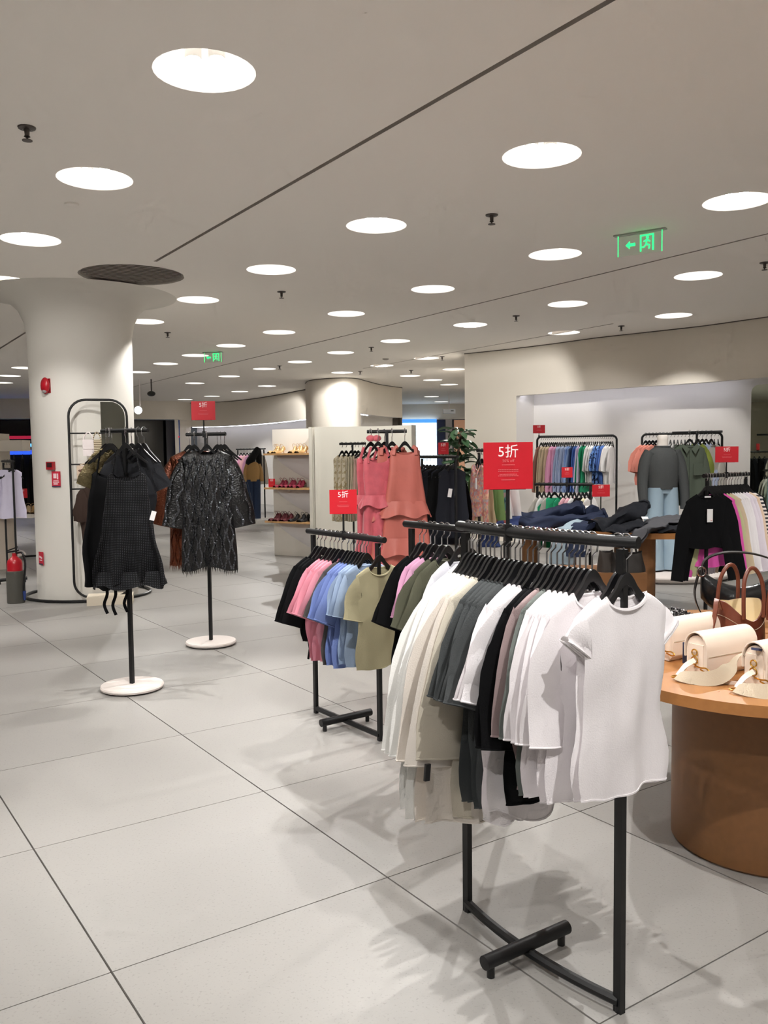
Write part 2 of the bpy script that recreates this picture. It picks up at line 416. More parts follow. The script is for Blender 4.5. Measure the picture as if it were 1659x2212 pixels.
# column (white round pillar) with a flared head and dark ring on the floor
PC = (-3.33, 9.72); PR = .545
t = B().lathe([(PR*.985, 0), (PR*.985, 1.0), (PR, 2.2), (PR+.005, 2.85), (PR+.03, 3.0), (PR+.09, 3.13), (PR+.2, 3.23), (PR+.38, 3.285), (PR+.5, 3.2995)], 64, (0, 0, 0)).build('column', PILM)
t.location = (PC[0], PC[1], 0); struct(t)
tag(B().tube([(PC[0]+(PR+.13)*math.cos(a), PC[1]+(PR+.05)*math.sin(a), .016) for a in [2*PI*k/48 for k in range(48)]], .016, 6, closed=True).build('floor_cable', BLACKP), 'black cable lying in a ring around the foot of the white column', 'cable')

# middle curved beige wall
MW = smooth_path([(-1.9, 21.6, 0), (-1.72, 20.75, 0), (-1.32, 20.3, 0), (-.9, 20.15, 0), (-.62, 20.35, 0), (-.52, 20.6, 0)], 6)
MW2 = smooth_path([(-.52, 20.6, 0), (-.32, 21.35, 0), (-.02, 22.3, 0), (.52, 23.35, 0)], 6)
mw = struct(wall('wall_middle', MW, 0, CEIL, WALLB))
wall('wall_upper', MW2, 2.5, CEIL, WALLB, mw)
wall('niche_back', offs(MW2, .3), 0, 2.5, WHITEW, mw)
B().grid([[(p.x, p.y, 2.5) for p in MW2], [(p.x, p.y, 2.5) for p in offs(MW2, .3)]]).build('niche_soffit', WHITEW, mw)
wall('wall_end', [(.52, 23.35), (.42, 24.6), (-1.9, 24.4), (-1.9, 21.6)], 0, CEIL, WALLB, mw)
struct(B().tube([(p.x, p.y, CEIL-.008) for p in MW+MW2[1:]], .012, 4).build('trim_2', TRIM))
cove('cool white light strip over the niche of the middle curved wall', offs(MW2, .1)[1:8], 2.49)
# back wall on the left
BW = smooth_path([(-1.9, 23.3, 0), (-2.3, 24.0, 0), (-3.1, 25.6, 0), (-4.2, 27.4, 0), (-5.3, 28.5, 0), (-6.35, 28.9, 0)], 6)
bw = struct(wall('wall_back', BW, 2.5, CEIL, WALLB))
BI = offs(BW, -.4)
if BI[3].y < BW[3].y: BI = offs(BW, .4)
wall('niche_back', BI, 0, 2.55, WHITEW, bw)
B().grid([[(p.x, p.y, 2.5) for p in BW], [(p.x, p.y, 2.55) for p in BI]]).build('niche_soffit', WHITEW, bw)
cove('cool white light strip over the back wall niche', [(p*.7+q*.3) for p, q in zip(BW, BI)], 2.5)
struct(B().tube([(p.x, p.y, CEIL-.01) for p in BW], .015, 4).build('trim_3', TRIM))
BL = [(-14.9, 25.2), (-10.4, 26.05), (-7.9, 27.35), (-6.6, 28.0), (-6.35, 28.9)]
wl = struct(wall('wall_corner', BL, 2.72, CEIL, WALLB))
wall('pier', [(-10.45, 26.04), (-7.85, 27.37)], 0, 2.72, WALLB, wl)
wall('pier', [(-6.66, 27.97), (-6.35, 28.9)], 0, 2.72, WALLB, wl)
DG = M('dark_glass', (14, 16, 22), .12, spec=.6)
# dark doorway
d1 = struct(B().box((-7.3, 28.3, 1.36), (1.5, .06, 2.72), rz=.46).build('door_1', DG, smooth=False))
B().box((-6.86, 28.25, 1.36), (.3, .05, 2.7), rz=.46).build('door_panel', M('grey_panel', (96, 96, 100), .6), d1, smooth=False)
B().box((-6.62, 28.2, 1.36), (.12, .05, 2.7), rz=.46).build('door_jamb', M('blue_glow_panel', (24, 48, 96), .5, emit=.35), d1, smooth=False)
B().box((-6.63, 28.16, 2.17), (.12, .03, .05), rz=.46).build('light_strip', M('red_glow', (220, 40, 70), .5, emit=.6), d1, smooth=False)
# dark storefront at the far left
d2 = struct(B().box((-12.6, 26.3, 1.36), (4.6, .06, 2.72), rz=.18).build('window_1', DG, smooth=False))
for z, h, c, e in ((2.17, .09, (190, 40, 70), .5), (1.93, .09, (80, 180, 250), 1.6), (1.72, .14, (40, 80, 240), 1.3)):
    B().box((-11.6, 26.38 if z > 2 else 26.36, z), (3.4, .12, h), rz=.18).build('light_strip', M('glow_%d' % int(z*100), c, .5, emit=e), d2, smooth=False)
# far wall with bright screen
fw = struct(wall('wall_far', [(-1.9, 31.3), (4, 31.3)], 2.75, CEIL, WALLB))
wall('shopfront', [(-1.9, 31.5), (4, 31.5)], 0, 2.75, M('shop_dim', (60, 62, 74), .6), fw)
t = thing('display_screen', 'large bright blue-white shop display screen at the far end', 'screen', (1.28, 31.2, 0))
B().box((0, 0, 1.66), (1.26, .06, 2.2)).build('panel', M('screen_white', (214, 238, 255), .4, emit=1.6), t, smooth=False)
B().box((0, -.035, 2.7), (1.26, .02, .13)).build('header_bar', M('screen_blue', (70, 140, 245), .4, emit=1.0), t, smooth=False)
B().box((2.07, 31.25, 1.37), (.26, .12, 2.75)).build('mullion', M('navy_frame', (48, 54, 84), .6), fw, smooth=False)
B().box((2.36, 31.3, 1.37), (.24, .06, 2.75)).build('display_panel', M('shop_grey', (150, 140, 134), .6, emit=.12), fw, smooth=False)
B().box((2.5, 31.24, 1.37), (.06, .1, 2.75)).build('mullion', M('navy_frame2', (40, 42, 52), .6), fw, smooth=False)
B().box((2.85, 31.3, 1.5), (.62, .06, 2.45)).build('display_panel', M('shop_tan', (190, 142, 112), .6, emit=.25), fw, smooth=False)

# ================================================================== GARMENTS, HANGERS, RACKS
HK = []
for k in range(13):
    a = math.radians(-35+k*215/12); HK.append((.0225*math.cos(a), 0, .0225*math.sin(a)-.001))
# hook comes over the bar and runs down to the hanger neck
HOOKP = [Vector(p) for p in HK] + [Vector((-.017, 0, -.03)), Vector((0, 0, -.045)), Vector((0, 0, -.085))]
hook_me = B().tube([(p.y, p.x, p.z) for p in HOOKP], .0026, 6).mesh('hook')
def hanger_body(hw=.136, top=-.08, low=-.205, n=14):
    b = B(); pts = []; R1 = []
    rows = []
    for k in range(-n, n+1):
        u = k/n; x = u*hw
        z = top-(top-low)*(abs(u)**.92)
        if abs(u) < .3: z = top-(top-low)*(.3**.92)*(abs(u)/.3)**1.7
        h = .034-.02*abs(u); t = .005
        if abs(u) > .98: h *= .6
        rows.append([(x, -t, z), (x, t, z), (x, t*.8, z-h), (x, -t*.8, z-h), (x, -t, z)])
    b.grid(rows)
    b.add([rows[0][i] for i in range(4)]+[rows[-1][i] for i in range(4)], [(0, 1, 2, 3), (4, 5, 6, 7)])
    return b
hbody_me = hanger_body().mesh('hanger_body', merge=.0001, ang=50)
# a single-piece hanger for racks too far away to show hook and arms apart
_b = hanger_body(n=6); _n = len(_b.f); _b.tube([(p.y, p.x, p.z) for p in HOOKP[::2]], .003, 4)
hfar_me = _b.mesh('hanger_far', merge=.0001)
hfar_me.materials.append(None); hfar_me.materials.append(None)

def hanger(loc, rz, label, far=False):
    if far:
        o = inst('clothes_hanger', hfar_me, [BLACKP, BLACKP], None, loc, rz); return tag(o, label, 'hanger', 'hangers')
    t = thing('clothes_hanger', label, 'hanger', loc, rz, 'hangers')
    inst('hook', hook_me, CHROME, t); inst('arms', hbody_me, BLACKP, t)
    return t

class Cloth:
    """body of a hanging garment; surface point at (u across, v down, side)"""
    def __init__(s, wS=.2, wn=.085, zN=-.14, drop=.055, zH=-.72, wC=None, wH=None, t=.012, dn=.05, dnb=.012, fold=.006, seed=0, k=3, hemw=.006, waist=None, flarefold=0, tilt=0, wr=1.0):
        s.__dict__.update(locals()); s.wC = wC or wS; s.wH = wH or wS
        r = random.Random(seed); s.p = [r.uniform(0, 6.28) for _ in range(6)]; s.kk = [k*r.uniform(.8, 1.2), k*2.1*r.uniform(.8, 1.2)]
    def ztop(s, x, side):
        a = abs(x)
        if a < s.wn: return s.zN-(s.dn if side > 0 else s.dnb)*math.sqrt(max(0, 1-(a/s.wn)**2))
        return s.zN-s.drop*((a-s.wn)/max(1e-4, s.wS-s.wn))**1.25
    def w(s, v):
        def sm(x): x = max(0, min(1, x)); return x*x*(3-2*x)
        if v < .28: return s.wS+(s.wC-s.wS)*sm(v/.28)
        if s.waist and v < s.waist[0]: return s.wC+(s.waist[1]-s.wC)*sm((v-.28)/(s.waist[0]-.28))
        a, b = (s.waist if s.waist else (.28, s.wC))
        return b+(s.wH-b)*((v-a)/(1-a))
    def pt(s, u, v, side, off=0):
        xs = u*s.wS; zt = s.ztop(xs, side); z = zt*(1-v)+(s.zH+s.hemw*math.sin(u*4+s.p[0])+s.tilt*u)*v
        x = u*s.w(v)
        a = abs(xs)
        th = max(.0085, s.t*min(1, .45+v*3))*math.sqrt(max(0, 1-u**6))
        if v == 0: th = .012*math.sqrt(max(0, 1-(a/s.wn)**2)) if a < s.wn else 0
        elif v < .04 and a >= s.wn: th *= .92
        f = s.fold*v*(math.sin(u*s.kk[0]*1.6+s.p[1])+.6*math.sin(u*s.kk[1]*1.7+s.p[2]+v*1.5))
        f += s.flarefold*max(0, v-.35)*math.sin(u*9+s.p[3])
        f2 = .15*s.t*math.sin(u*7+v*9+s.p[4])*min(1, v*4)*math.sqrt(max(0, 1-u*u))
        edge = math.sqrt(max(0, 1-u**4))
        y = -side*(th+f2+off)+f
        m_ = min(1, v*3.5)*s.wr
        x += u*m_*(.012*math.sin(v*6+s.p[5])+.006*math.sin(v*13+s.p[4]))
        nv = noise.noise_vector((xs*9, z*4.5, s.seed*3.1+.7))
        n2 = noise.noise_vector((xs*22+5, z*11, s.seed*1.7))
        return Vector((x+nv.z*.004*m_, y+(nv.x*.014+n2.x*.005)*m_, z+nv.y*.006*m_*v))
    def us(s, n1=5, n2=8):
        un = s.wn/s.wS
        L = [-1+(1-un)*i/n1 for i in range(n1)]+[-un+2*un*i/n2 for i in range(n2)]+[un+(1-un)*i/n1 for i in range(n1+1)]
        return L
    def body(s, n1=5, n2=8, nv=14):
        b = B(); U = s.us(n1, n2); vv = [0, .012, .05, .12]+[.12+.88*i/(nv-3) for i in range(1, nv-2)]
        for side in (1, -1): b.grid([[s.pt(u, v, side) for u in U] for v in vv])
        return b
    def band(s, r=.005, n=16):
        P = [s.pt(-s.wn/s.wS+2*s.wn/s.wS*i/n, 0, 1) for i in range(n+1)]+[s.pt(s.wn/s.wS-2*s.wn/s.wS*i/n, 0, -1) for i in range(1, n)]
        return B().tube(P, r, 5, closed=True)
    def hem(s, r=.003, n=24):
        P = [s.pt(-1+2*i/n, 1, 1) for i in range(n+1)]+[s.pt(1-2*i/n, 1, -1) for i in range(1, n)]
        return B().tube(P, r, 4, closed=True)
    def sleeve(s, sx, length, r0=.09, r1=.08, ang=18, t=.012, n=10, k=8, droop=.0, x0=None, puff=0):
        b = B(); rings = []
        st = Vector(((x0 if x0 else s.wS)-.02, 0, s.zN-s.drop-r0+.004))
        r = random.Random(s.seed*7+3+sx)
        ph = r.uniform(0, 6)
        for i in range(k+1):
            q = i/k; a = math.radians(ang*(1-droop*q)); d = Vector((math.sin(a), 0, -math.cos(a)))
            c = st+d*length*q+Vector((0, .008*math.sin(q*4+ph), 0))
            # section axis turns from vertical (arm hole) to square across the sleeve
            ax = Vector((0, 0, 1)).lerp(Vector((math.cos(a), 0, math.sin(a))), min(1, q*1.8+.15)).normalized()
            R = (r0*(1-q)+r1*q)*(1+puff*math.sin(PI*q)); tt = t*(.7+.3*math.sin(PI*min(1, q*1.3)))
            ring = []
            for j in range(n+1):
                f = 2*PI*j/n; wv = .12*t*math.sin(3*f+q*6+ph)
                p = c+ax*R*math.cos(f)*(1+.06*math.sin(q*7+ph+f))+Vector((0, (tt+wv)*math.sin(f), 0))
                nv = noise.noise_vector((p.x*10, p.z*7, s.seed+.3)); p = p+Vector((nv.z*.006, nv.x*.012, 0))*min(1, q*3)
                ring.append((sx*p.x, p.y, p.z))
            rings.append(ring)
        b.grid(rings); s.last = rings[-1][:-1]; return b
PRE = {
 'crop':   (dict(wS=.162, zH=-.67, wC=.16, wH=.157, drop=.05, wn=.078, dn=.038, fold=.007, t=.014), dict(length=.028, r0=.066, r1=.062, ang=36)),
 'boxy':   (dict(wS=.16, zH=-.70, wC=.165, wH=.165, drop=.05, wn=.078, fold=.008), dict(length=.27, r0=.085, r1=.06, ang=8)),
 'tee':    (dict(wS=.16, zH=-.70, wC=.16, wH=.165, drop=.05, wn=.078), dict(length=.2, r0=.08, r1=.075, ang=24)),
 'longtee':(dict(wS=.165, zH=-.80, wC=.17, wH=.185, drop=.055, wn=.078, fold=.014, hemw=.03), dict(length=.2, r0=.085, r1=.08, ang=19)),
 'blktee': (dict(wS=.16, zH=-.75, wC=.155, wH=.15, drop=.055, wn=.078), dict(length=.30, r0=.09, r1=.075, ang=9, puff=.18)),
 'char':   (dict(wS=.165, zH=-.80, wC=.165, wH=.155, drop=.055, wn=.078, fold=.01), dict(length=.22, r0=.085, r1=.075, ang=19)),
 'khaki':  (dict(wS=.17, zH=-.86, wC=.165, wH=.16, drop=.055, wn=.08, fold=.012, hemw=.012), dict(length=.38, r0=.105, r1=.09, ang=14, droop=.25)),
 'kimono': (dict(wS=.175, zH=-.88, wC=.23, wH=.275, drop=.055, wn=.08, fold=.016, hemw=.014), dict(length=.40, r0=.11, r1=.1, ang=18, droop=.25)),
 'slimtee':(dict(wS=.15, zH=-.68, wC=.142, wH=.145, drop=.04, wn=.075), dict(length=.17, r0=.07, r1=.06, ang=14)),
 'blktop': (dict(wS=.16, zH=-.62, wC=.15, wH=.13, drop=.05, wn=.078), dict(length=.26, r0=.08, r1=.065, ang=20)),
 'long':   (dict(wS=.165, zH=-.70, wC=.15, wH=.15, drop=.05, wn=.078), dict(length=.52, r0=.07, r1=.05, ang=9)),
 'cardi':  (dict(wS=.165, zH=-.55, wC=.15, wH=.145, drop=.055, wn=.08, dn=.03), dict(length=.54, r0=.07, r1=.05, ang=9)),
 'shirt':  (dict(wS=.18, zH=-.82, wC=.18, wH=.18, drop=.05, wn=.078, dn=.03), dict(length=.56, r0=.08, r1=.06, ang=8)),
 'shirtS': (dict(wS=.17, zH=-.70, wC=.17, wH=.17, drop=.05, wn=.078, dn=.03), dict(length=.26, r0=.085, r1=.085, ang=14, puff=.2)),
 'blouse': (dict(wS=.145, zH=-.66, wC=.14, wH=.15, drop=.04, wn=.06, dn=.06), dict(length=.5, r0=.065, r1=.05, ang=3)),
 'sack':   (dict(wS=.16, zH=-.95, wC=.16, wH=.2, drop=.05, wn=.078, fold=.02), None),
 'gown':   (dict(wS=.16, zH=-1.05, wC=.165, wH=.23, drop=.05, wn=.078, fold=.02, flarefold=.03), None),
}
GC = {}
def gmesh(kind, seed, lod):
    key = (kind, seed, lod)
    if key not in GC:
        bp, sp = PRE[kind]; c = Cloth(seed=seed, **bp)
        n1, n2, nv = ((5, 8, 14), (3, 4, 8))[lod]
        out = [('body', c.body(n1, n2, nv).mesh('body', merge=.0006, ang=80))]
        if sp:
            kw = dict(sp)
            if lod: kw.update(n=6, k=4)
            for sx in (-1, 1):
                out.append(('sleeve', c.sleeve(sx, **kw).mesh('sleeve', merge=.0003, ang=80)))
                if not lod: out.append(('cuff', B().tube(c.last, .0032, 5, closed=True).mesh('cuff')))
        if not lod:
            out.append(('neckband', c.band().mesh('neckband')))
            out.append(('hem', c.hem().mesh('hem')))
        GC[key] = (c, out)
    return GC[key]
def garment(kind, name, label, cat, mat, loc, rz, group, seed=0, lod=0, scale=1, tilt=0):
    c, parts = gmesh(kind, seed, lod)
    t = thing(name, label, cat, loc, rz, group)
    for pn, me in parts: inst(pn, me, mat, t)
    t.rotation_euler = (0, tilt, rz)
    if scale != 1: t.scale = (scale,)*3
    return t
def far_garment(kind, name, label, cat, mat, loc, rz, group, seed=0, scale=1):
    key = ('far', kind, seed)
    if key not in GC:
        bp, sp = PRE[kind]; c = Cloth(seed=seed, **bp); b = c.body(3, 4, 8)
        if sp:
            kw = dict(sp); kw.update(n=6, k=4)
            for sx in (-1, 1):
                s2 = c.sleeve(sx, **kw); b.add(s2.v, s2.f)
        GC[key] = b.mesh('garment', merge=.0005, ang=80)
    o = inst(name, GC[key], mat, None, loc, rz); o.scale = (scale,)*3
    return tag(o, label, cat, group)

# ------------------------------------------------------------------ racks
def rack(name, label, A, Bp, h, sag=0, over=.05, cross=True, pole=.026, cat='clothes rack', crosslen=.34):
    """A far foot, Bp near foot (floor points); local +X runs from A to Bp"""
    A = Vector(A); Bp = Vector(Bp); mid = (A+Bp)/2; d = Bp-A; L = d.length; rz = math.atan2(d.y, d.x)
    t = thing(name, label, cat, (mid.x, mid.y, 0), rz)
    def yy(x): return -sag*(1-(2*x/L)**2)
    for x in (-L/2, L/2):
        B().box((x, 0, h/2-.01), (pole, pole*.75, h-.02)).build('upright', BLACK, t, bevel=.003, seg=1)
    n = 14
    xs = [-(L/2+over)+(L+2*over)*i/n for i in range(n+1)]
    B().tube([(x, yy(x), h) for x in xs], .0165, 12).build('top_bar', BLACK, t)
    B().tube([(-L/2+L*i/n, yy(-L/2+L*i/n), .03) for i in range(n+1)], .0155, 8).build('bottom_bar', BLACK, t)
    if cross:
        y0 = yy(0)
        c = B().tube([(0, y0-crosslen/2, .05), (0, y0+crosslen/2, .05)], .021, 12).build('foot_bar', BLACK, t, bevel=.004)
        for s_ in (-1, 1):
            B().lathe([(.012, 0), (.012, .035)], 10, (0, y0+s_*(crosslen/2-.025), 0), cap0=True).build('foot', BLACKP, t)
            B().lathe([(.012, 0), (.012, .02)], 10, (s_*L/2, 0, 0), cap0=True).build('foot', BLACKP, t)
    return dict(obj=t, mid=mid, rz=rz, L=L, h=h, yy=yy)
def on_bar(R, x):
    c, s_ = math.cos(R['rz']), math.sin(R['rz']); y = R['yy'](x)
    return (R['mid'].x+c*x-s_*y, R['mid'].y+s_*x+c*y, R['h'])
def hang(R, x, kind, mat, gname, desc, k, place, cat='shirt', seed=0, lod=0, far=False, jit=None, scale=1, group=None, zoff=0, tilt=0, hg=True):
    loc = list(on_bar(R, x)); loc[2] += zoff
    rz = R['rz']+PI/2+(jit if jit is not None else random.uniform(-.05, .05))
    lab = '%s, %s on %s' % (desc, ORD[k], place)
    if far: g = far_garment(kind, gname, lab, cat, mat, loc, rz, group, seed, scale)
    else: g = garment(kind, gname, lab, cat, mat, loc, rz, group, seed, lod, scale, tilt)
    if hg: hanger(tuple(loc), rz, 'black hanger, %s on %s' % (ORD[k], place), far or lod > 0)
    return g

# sale signs ----------------------------------------------------------------
def text_mesh(txt, name):
    cu = bpy.data.curves.new(name, 'FONT'); cu.body = txt; cu.align_x = 'CENTER'; cu.size = 1; cu.extrude = .004; cu.resolution_u = 3
    ob = bpy.data.objects.new(name, cu); COL.objects.link(ob)
    dg = bpy.context.evaluated_depsgraph_get(); me = bpy.data.meshes.new_from_object(ob.evaluated_get(dg))
    bpy.data.objects.remove(ob); bpy.data.curves.remove(cu); me.name = name
    if not me.materials: me.materials.append(None)
    return me
T5 = text_mesh('5\u6298', 'lettering'); T50 = text_mesh('50% off', 'small_lettering')
def sign(label, loc, rz, w=.15, h=.142, stem=.13, sleeve=True, big=False, floor_stem=0):
    """loc = foot of the stem; the card faces local -Y"""
    t = thing('sale_sign', label, 'sign', loc, rz, 'red sale signs')
    b = B().tube([(0, 0, -.02 if sleeve else 0), (0, 0, stem)], .006, 8)
    b.build('stem', BLACK, t)
    if sleeve: B().box((0, 0, .0), (.022, .03, .05)).build('clamp', BLACK, t, bevel=.003, seg=1)
    clip = B().box((0, 0, stem), (w*.72, .014, h*.1)).build('clip', BLACK, t, bevel=.002, seg=1)
    z0 = stem-h*.04
    card = B().box((0, -.006, z0+h/2), (w, .004, h)).build('card', RED, t, smooth=False)
    def put(me, name, size, z, m):
        o = inst(name, me, m, card); o.rotation_euler = (PI/2, 0, 0); o.scale = (size, size, size); o.location = (0, -.0085, z0+z)
    put(T5, 'lettering', h*.3, h*.70, WHITEP)
    if big: put(T50, 'small_lettering', h*.085, h*.58, PRINT2)
    fp = B()
    for k, (z, ww) in enumerate(((.52, .26), (.42, .42), (.385, .42), (.32, .36), (.285, .42), (.2, .28)) if big else ((.5, .3), (.36, .44), (.3, .4))):
        n = 12
        for i in range(n):
            fp.box((-ww*w/2+ww*w*(i+.5)/n, -.0085, z0+h*z), (ww*w/n*.72, .0006, h*(.012 if big else .016)))
    fp.build('fine_print', PRINT2, card, smooth=False)
    return t

# ================================================================== FOREGROUND RACK
R1 = rack('clothes_rack', 'black metal rail in the right foreground carrying white, grey and beige tops', (.265, 2.828), (.629, 2.293), 1.295, sag=.036, over=.045)
W1 = fab((236, 231, 233)); W2 = fab((240, 238, 232)); OFF = fab((240, 239, 236)); BEI = fab((222, 214, 205)); KHA = fab((204, 196, 180))
CHA = fab((74, 77, 78)); BLK = fab((13, 13, 15), spec=.15); MAU = fab((156, 136, 136)); GGR = fab((108, 114, 110))
SHB = fab((96, 92, 86))
items = [(.335, 'crop', W1, 'white sleeveless cotton top facing forward', 0), (.312, 'crop', W1, 'white sleeveless cotton top', 1)]
for i, x in enumerate((.235, .215, .196, .178, .160)): items.append((x, 'boxy', W1, 'plain white cotton tee', i % 3))
items += [(.138, 'boxy', GGR, 'grey-green cotton tee', 1), (.118, 'boxy', MAU, 'dusty mauve cotton tee', 2), (.096, 'blktee', BLK, 'black ribbed tee', 0), (.080, 'blktee', BLK, 'black ribbed tee', 1)]
for i, x in enumerate((.048, .026, .004)): items.append((x, 'longtee', W1, 'long white cotton tee', i))
for i, x in enumerate((-.028, -.05, -.072, -.094, -.116)): items.append((x, 'char', CHA, 'charcoal cotton tee', i % 3))
items += [(-.150, 'khaki', KHA, 'khaki loose wide-sleeved top', 1), (-.172, 'kimono', BEI, 'beige loose wide-sleeved top', 2), (-.196, 'kimono', BEI, 'beige loose wide-sleeved top', 0)]
for i, x in enumerate((-.225, -.250, -.275, -.302)): items.append((x, 'kimono', OFF, 'off-white loose wide-sleeved top', i % 3))
for k, (x, kind, m, d, sd) in enumerate(items):
    hang(R1, x, kind, m, 'top' if 'top' in d else 't_shirt', d, k, 'the foreground rack from its near end', seed=sd, group='tops on the foreground rack', jit=random.uniform(-.035, .035))
sign('large red sale sign standing on the foreground rack', on_bar(R1, -.084)[:2]+(1.295,), .05, w=.148, h=.14, stem=.135, big=True)
o = tag(B().box((0, 0, 0), (.018, .008, .05)).build('security_tag', BLACKP, bevel=.004), 'black anti-theft tag clipped low on the off-white tops', 'tag')
o.location = (.118, 2.5, .6); o.rotation_euler = (0, .1, R1['rz']+PI/2)

# ================================================================== MIDDLE RACK
R2 = rack('clothes_rack', 'black metal rail at mid floor carrying black, pink, blue and olive tees', (-.418, 5.099), (-.035, 4.581), 1.085, over=.06)
PNK = fab((214, 142, 158)); BLU = fab((112, 130, 184)); LBL = fab((146, 164, 190)); OLV = fab((164, 156, 126)); DGR = fab((78, 74, 72)); NAV = fab((40, 58, 110))
it2 = [(.335, 'slimtee', OLV, 'olive-beige short sleeve tee facing forward'), (.22, 'slimtee', LBL, 'pale blue tee'), (.195, 'slimtee', LBL, 'pale blue tee'), (.165, 'slimtee', LBL, 'pale blue tee'),
       (.13, 'tee', BLU, 'cornflower blue tee'), (.10, 'tee', BLU, 'cornflower blue tee'), (.07, 'tee', BLU, 'cornflower blue tee'), (.035, 'tee', DGR, 'dark grey tee'), (-.02, 'tee', PNK, 'pink tee'),
       (-.06, 'tee', PNK, 'pink tee'), (-.10, 'tee', PNK, 'pink tee'), (-.14, 'tee', PNK, 'pink tee'), (-.20, 'blktop', BLK, 'black top'), (-.24, 'blktop', BLK, 'black top'), (-.28, 'blktop', BLK, 'black top')]
for k, (x, kind, m, d) in enumerate(it2):
    hang(R2, x, kind, m, 't_shirt', d, k, 'the middle rack from its near end', seed=k % 3, group='tees on the middle rack')
sign('red sale sign standing on the middle rack before the pink dresses', on_bar(R2, .0)[:2]+(1.085,), .05, w=.152, h=.135, stem=.125)
p = on_bar(R2, -.3)
for i in range(2):
    o = tag(B().tube([(0, 0, 0), (.006, .0, -.05), (-.004, 0, -.11)], .007, 6).build('ribbon', BLK), 'black ribbon hanging below the black tops, %s one' % ('left', 'right')[i], 'ribbon', 'ribbons under the middle rack')
    o.location = (p[0]-.045+i*.05, p[1]-.04, .45)

# ================================================================== RACK BEHIND THE FOREGROUND ONE
R3 = rack('clothes_rack', 'black metal rail half hidden behind the foreground rack', (.13, 4.12), (.51, 3.60), 1.2, over=.05)
PK2 = fab((222, 168, 200)); OL2 = fab((92, 92, 76)); W3 = fab((226, 226, 232))
for k, (x, kind, m, d) in enumerate([(.1, 'tee', W3, 'white tee'), (.02, 'longtee', W3, 'white tee'), (-.06, 'tee', OL2, 'dark olive tee'), (-.1, 'tee', OL2, 'dark olive tee'), (-.15, 'slimtee', PK2, 'light pink tee'), (-.18, 'slimtee', PK2, 'light pink tee'), (-.23, 'tee', BLK, 'black tee'), (-.26, 'tee', BLK, 'black tee')]):
    hang(R3, x, kind, m, 't_shirt', d, k, 'the half-hidden rack from its near end', seed=k % 3, group='tees on the half-hidden rack', lod=0)

# ================================================================== ROUND-FOOT STANDS
def tstand(label, loc, rz, h, bar=.36, base=.205, disc=True):
    t = thing('garment_stand', label, 'clothes stand', (loc[0], loc[1], 0), rz)
    if disc: B().lathe([(.001, .006), (base-.02, .006), (base-.004, .012), (base, .024), (base-.006, .034), (base-.03, .038), (.001, .038)], 40).build('base', STONE, t)
    B().box((0, 0, (h+.03)/2), (.024, .024, h-.03)).build('pole', BLACK, t, bevel=.002, seg=1)
    B().tube([(-bar/2, 0, h), (bar/2, 0, h)], .014, 10).build('bar', BLACK, t)
    return dict(obj=t, mid=Vector(loc), rz=rz, L=bar, h=h, yy=lambda x: 0)
SEQ = M('black_sequin', (14, 14, 16), .35, .3, var=.5, vscale=70, bump=.6, bscale=90, spec=.8)
SEQS = M('silver_sequin', (92, 94, 100), .2, .9, var=.7, vscale=45, bump=1.0, bscale=70)
COP = M('copper_sequin', (96, 48, 28), .35, .6, var=.6, vscale=80, bump=.5, bscale=90)
GLD = M('gold_sequin', (104, 92, 62), .4, .5, var=.6, vscale=70, bump=.5, bscale=90)
SHEER = M('black_dotted_sheer', (17, 17, 19), .8, pattern='dots', rgb2=(78, 78, 83), pscale=95, bump=.1, bscale=300, spec=.2)
def sequin_dress(name, label, loc, rz, mat, bandmat, seed, zH=-1.06, group=None):
    t = thing(name, label, 'dress', loc, rz, group)
    c = Cloth(wS=.2, wn=.085, zN=-.13, drop=.05, zH=zH, wC=.215, wH=.225, t=.04, dn=.035, fold=.012, seed=seed, hemw=.02)
    body = c.body(6, 8, 18).build('body', mat, t, merge=.0006, ang=80)
    b = B()
    for k in range(13):
        u0 = -.88+1.76*k/12
        for side in (1, -1):
            n = 44; L0 = []; L1 = []
            for i in range(n+1):
                v = .05+.94*i/n; u = u0+.045*math.sin(v*30+(k % 2)*PI)
                L0.append(c.pt(u-.03, v, side, .003)); L1.append(c.pt(u+.03, v, side, .009))
            b.grid([L0, L1])
    b.build('sequin_band', bandmat, body, ang=80)
    fr = B(); r = random.Random(seed)
    for i in range(70):
        u = -.98+1.96*i/69; p = c.pt(u, 1, 1 if i % 2 else -1); l = r.uniform(.02, .05)
        fr.add([(p.x-.004, p.y, p.z+.01), (p.x+.004, p.y, p.z+.01), (p.x+r.uniform(-.008, .008), p.y, p.z-l)], [(0, 1, 2)])
    tag(fr.build('fringe', mat, body, smooth=False), kind='stuff')
    for sx in (-1, 1):
        sl = c.sleeve(sx, .46, .11, .1, 11, t=.045, n=12, k=12).build('sleeve', mat, t, merge=.0003, ang=80)
        sb = B()
        for j in range(5):
            L0 = []; L1 = []
            for i in range(23):
                q = .08+.9*i/22; f = j*PI/4+PI+.12*math.sin(q*16+(j % 2)*PI)
                a = math.radians(11); d = Vector((math.sin(a), 0, -math.cos(a)))
                cc = Vector((.18, 0, c.zN-c.drop-.11+.004))+d*.46*q
                ax = Vector((0, 0, 1)).lerp(Vector((math.cos(a), 0, math.sin(a))), min(1, q*1.8+.15)).normalized()
                for e, Ls in ((-.09, L0), (.09, L1)):
                    p = cc+ax*.113*math.cos(f+e)+Vector((0, .05*math.sin(f+e), 0)); Ls.append((sx*p.x, p.y, p.z))
            sb.grid([L0, L1])
        sb.build('sequin_band', bandmat, sl, ang=80)
    return t
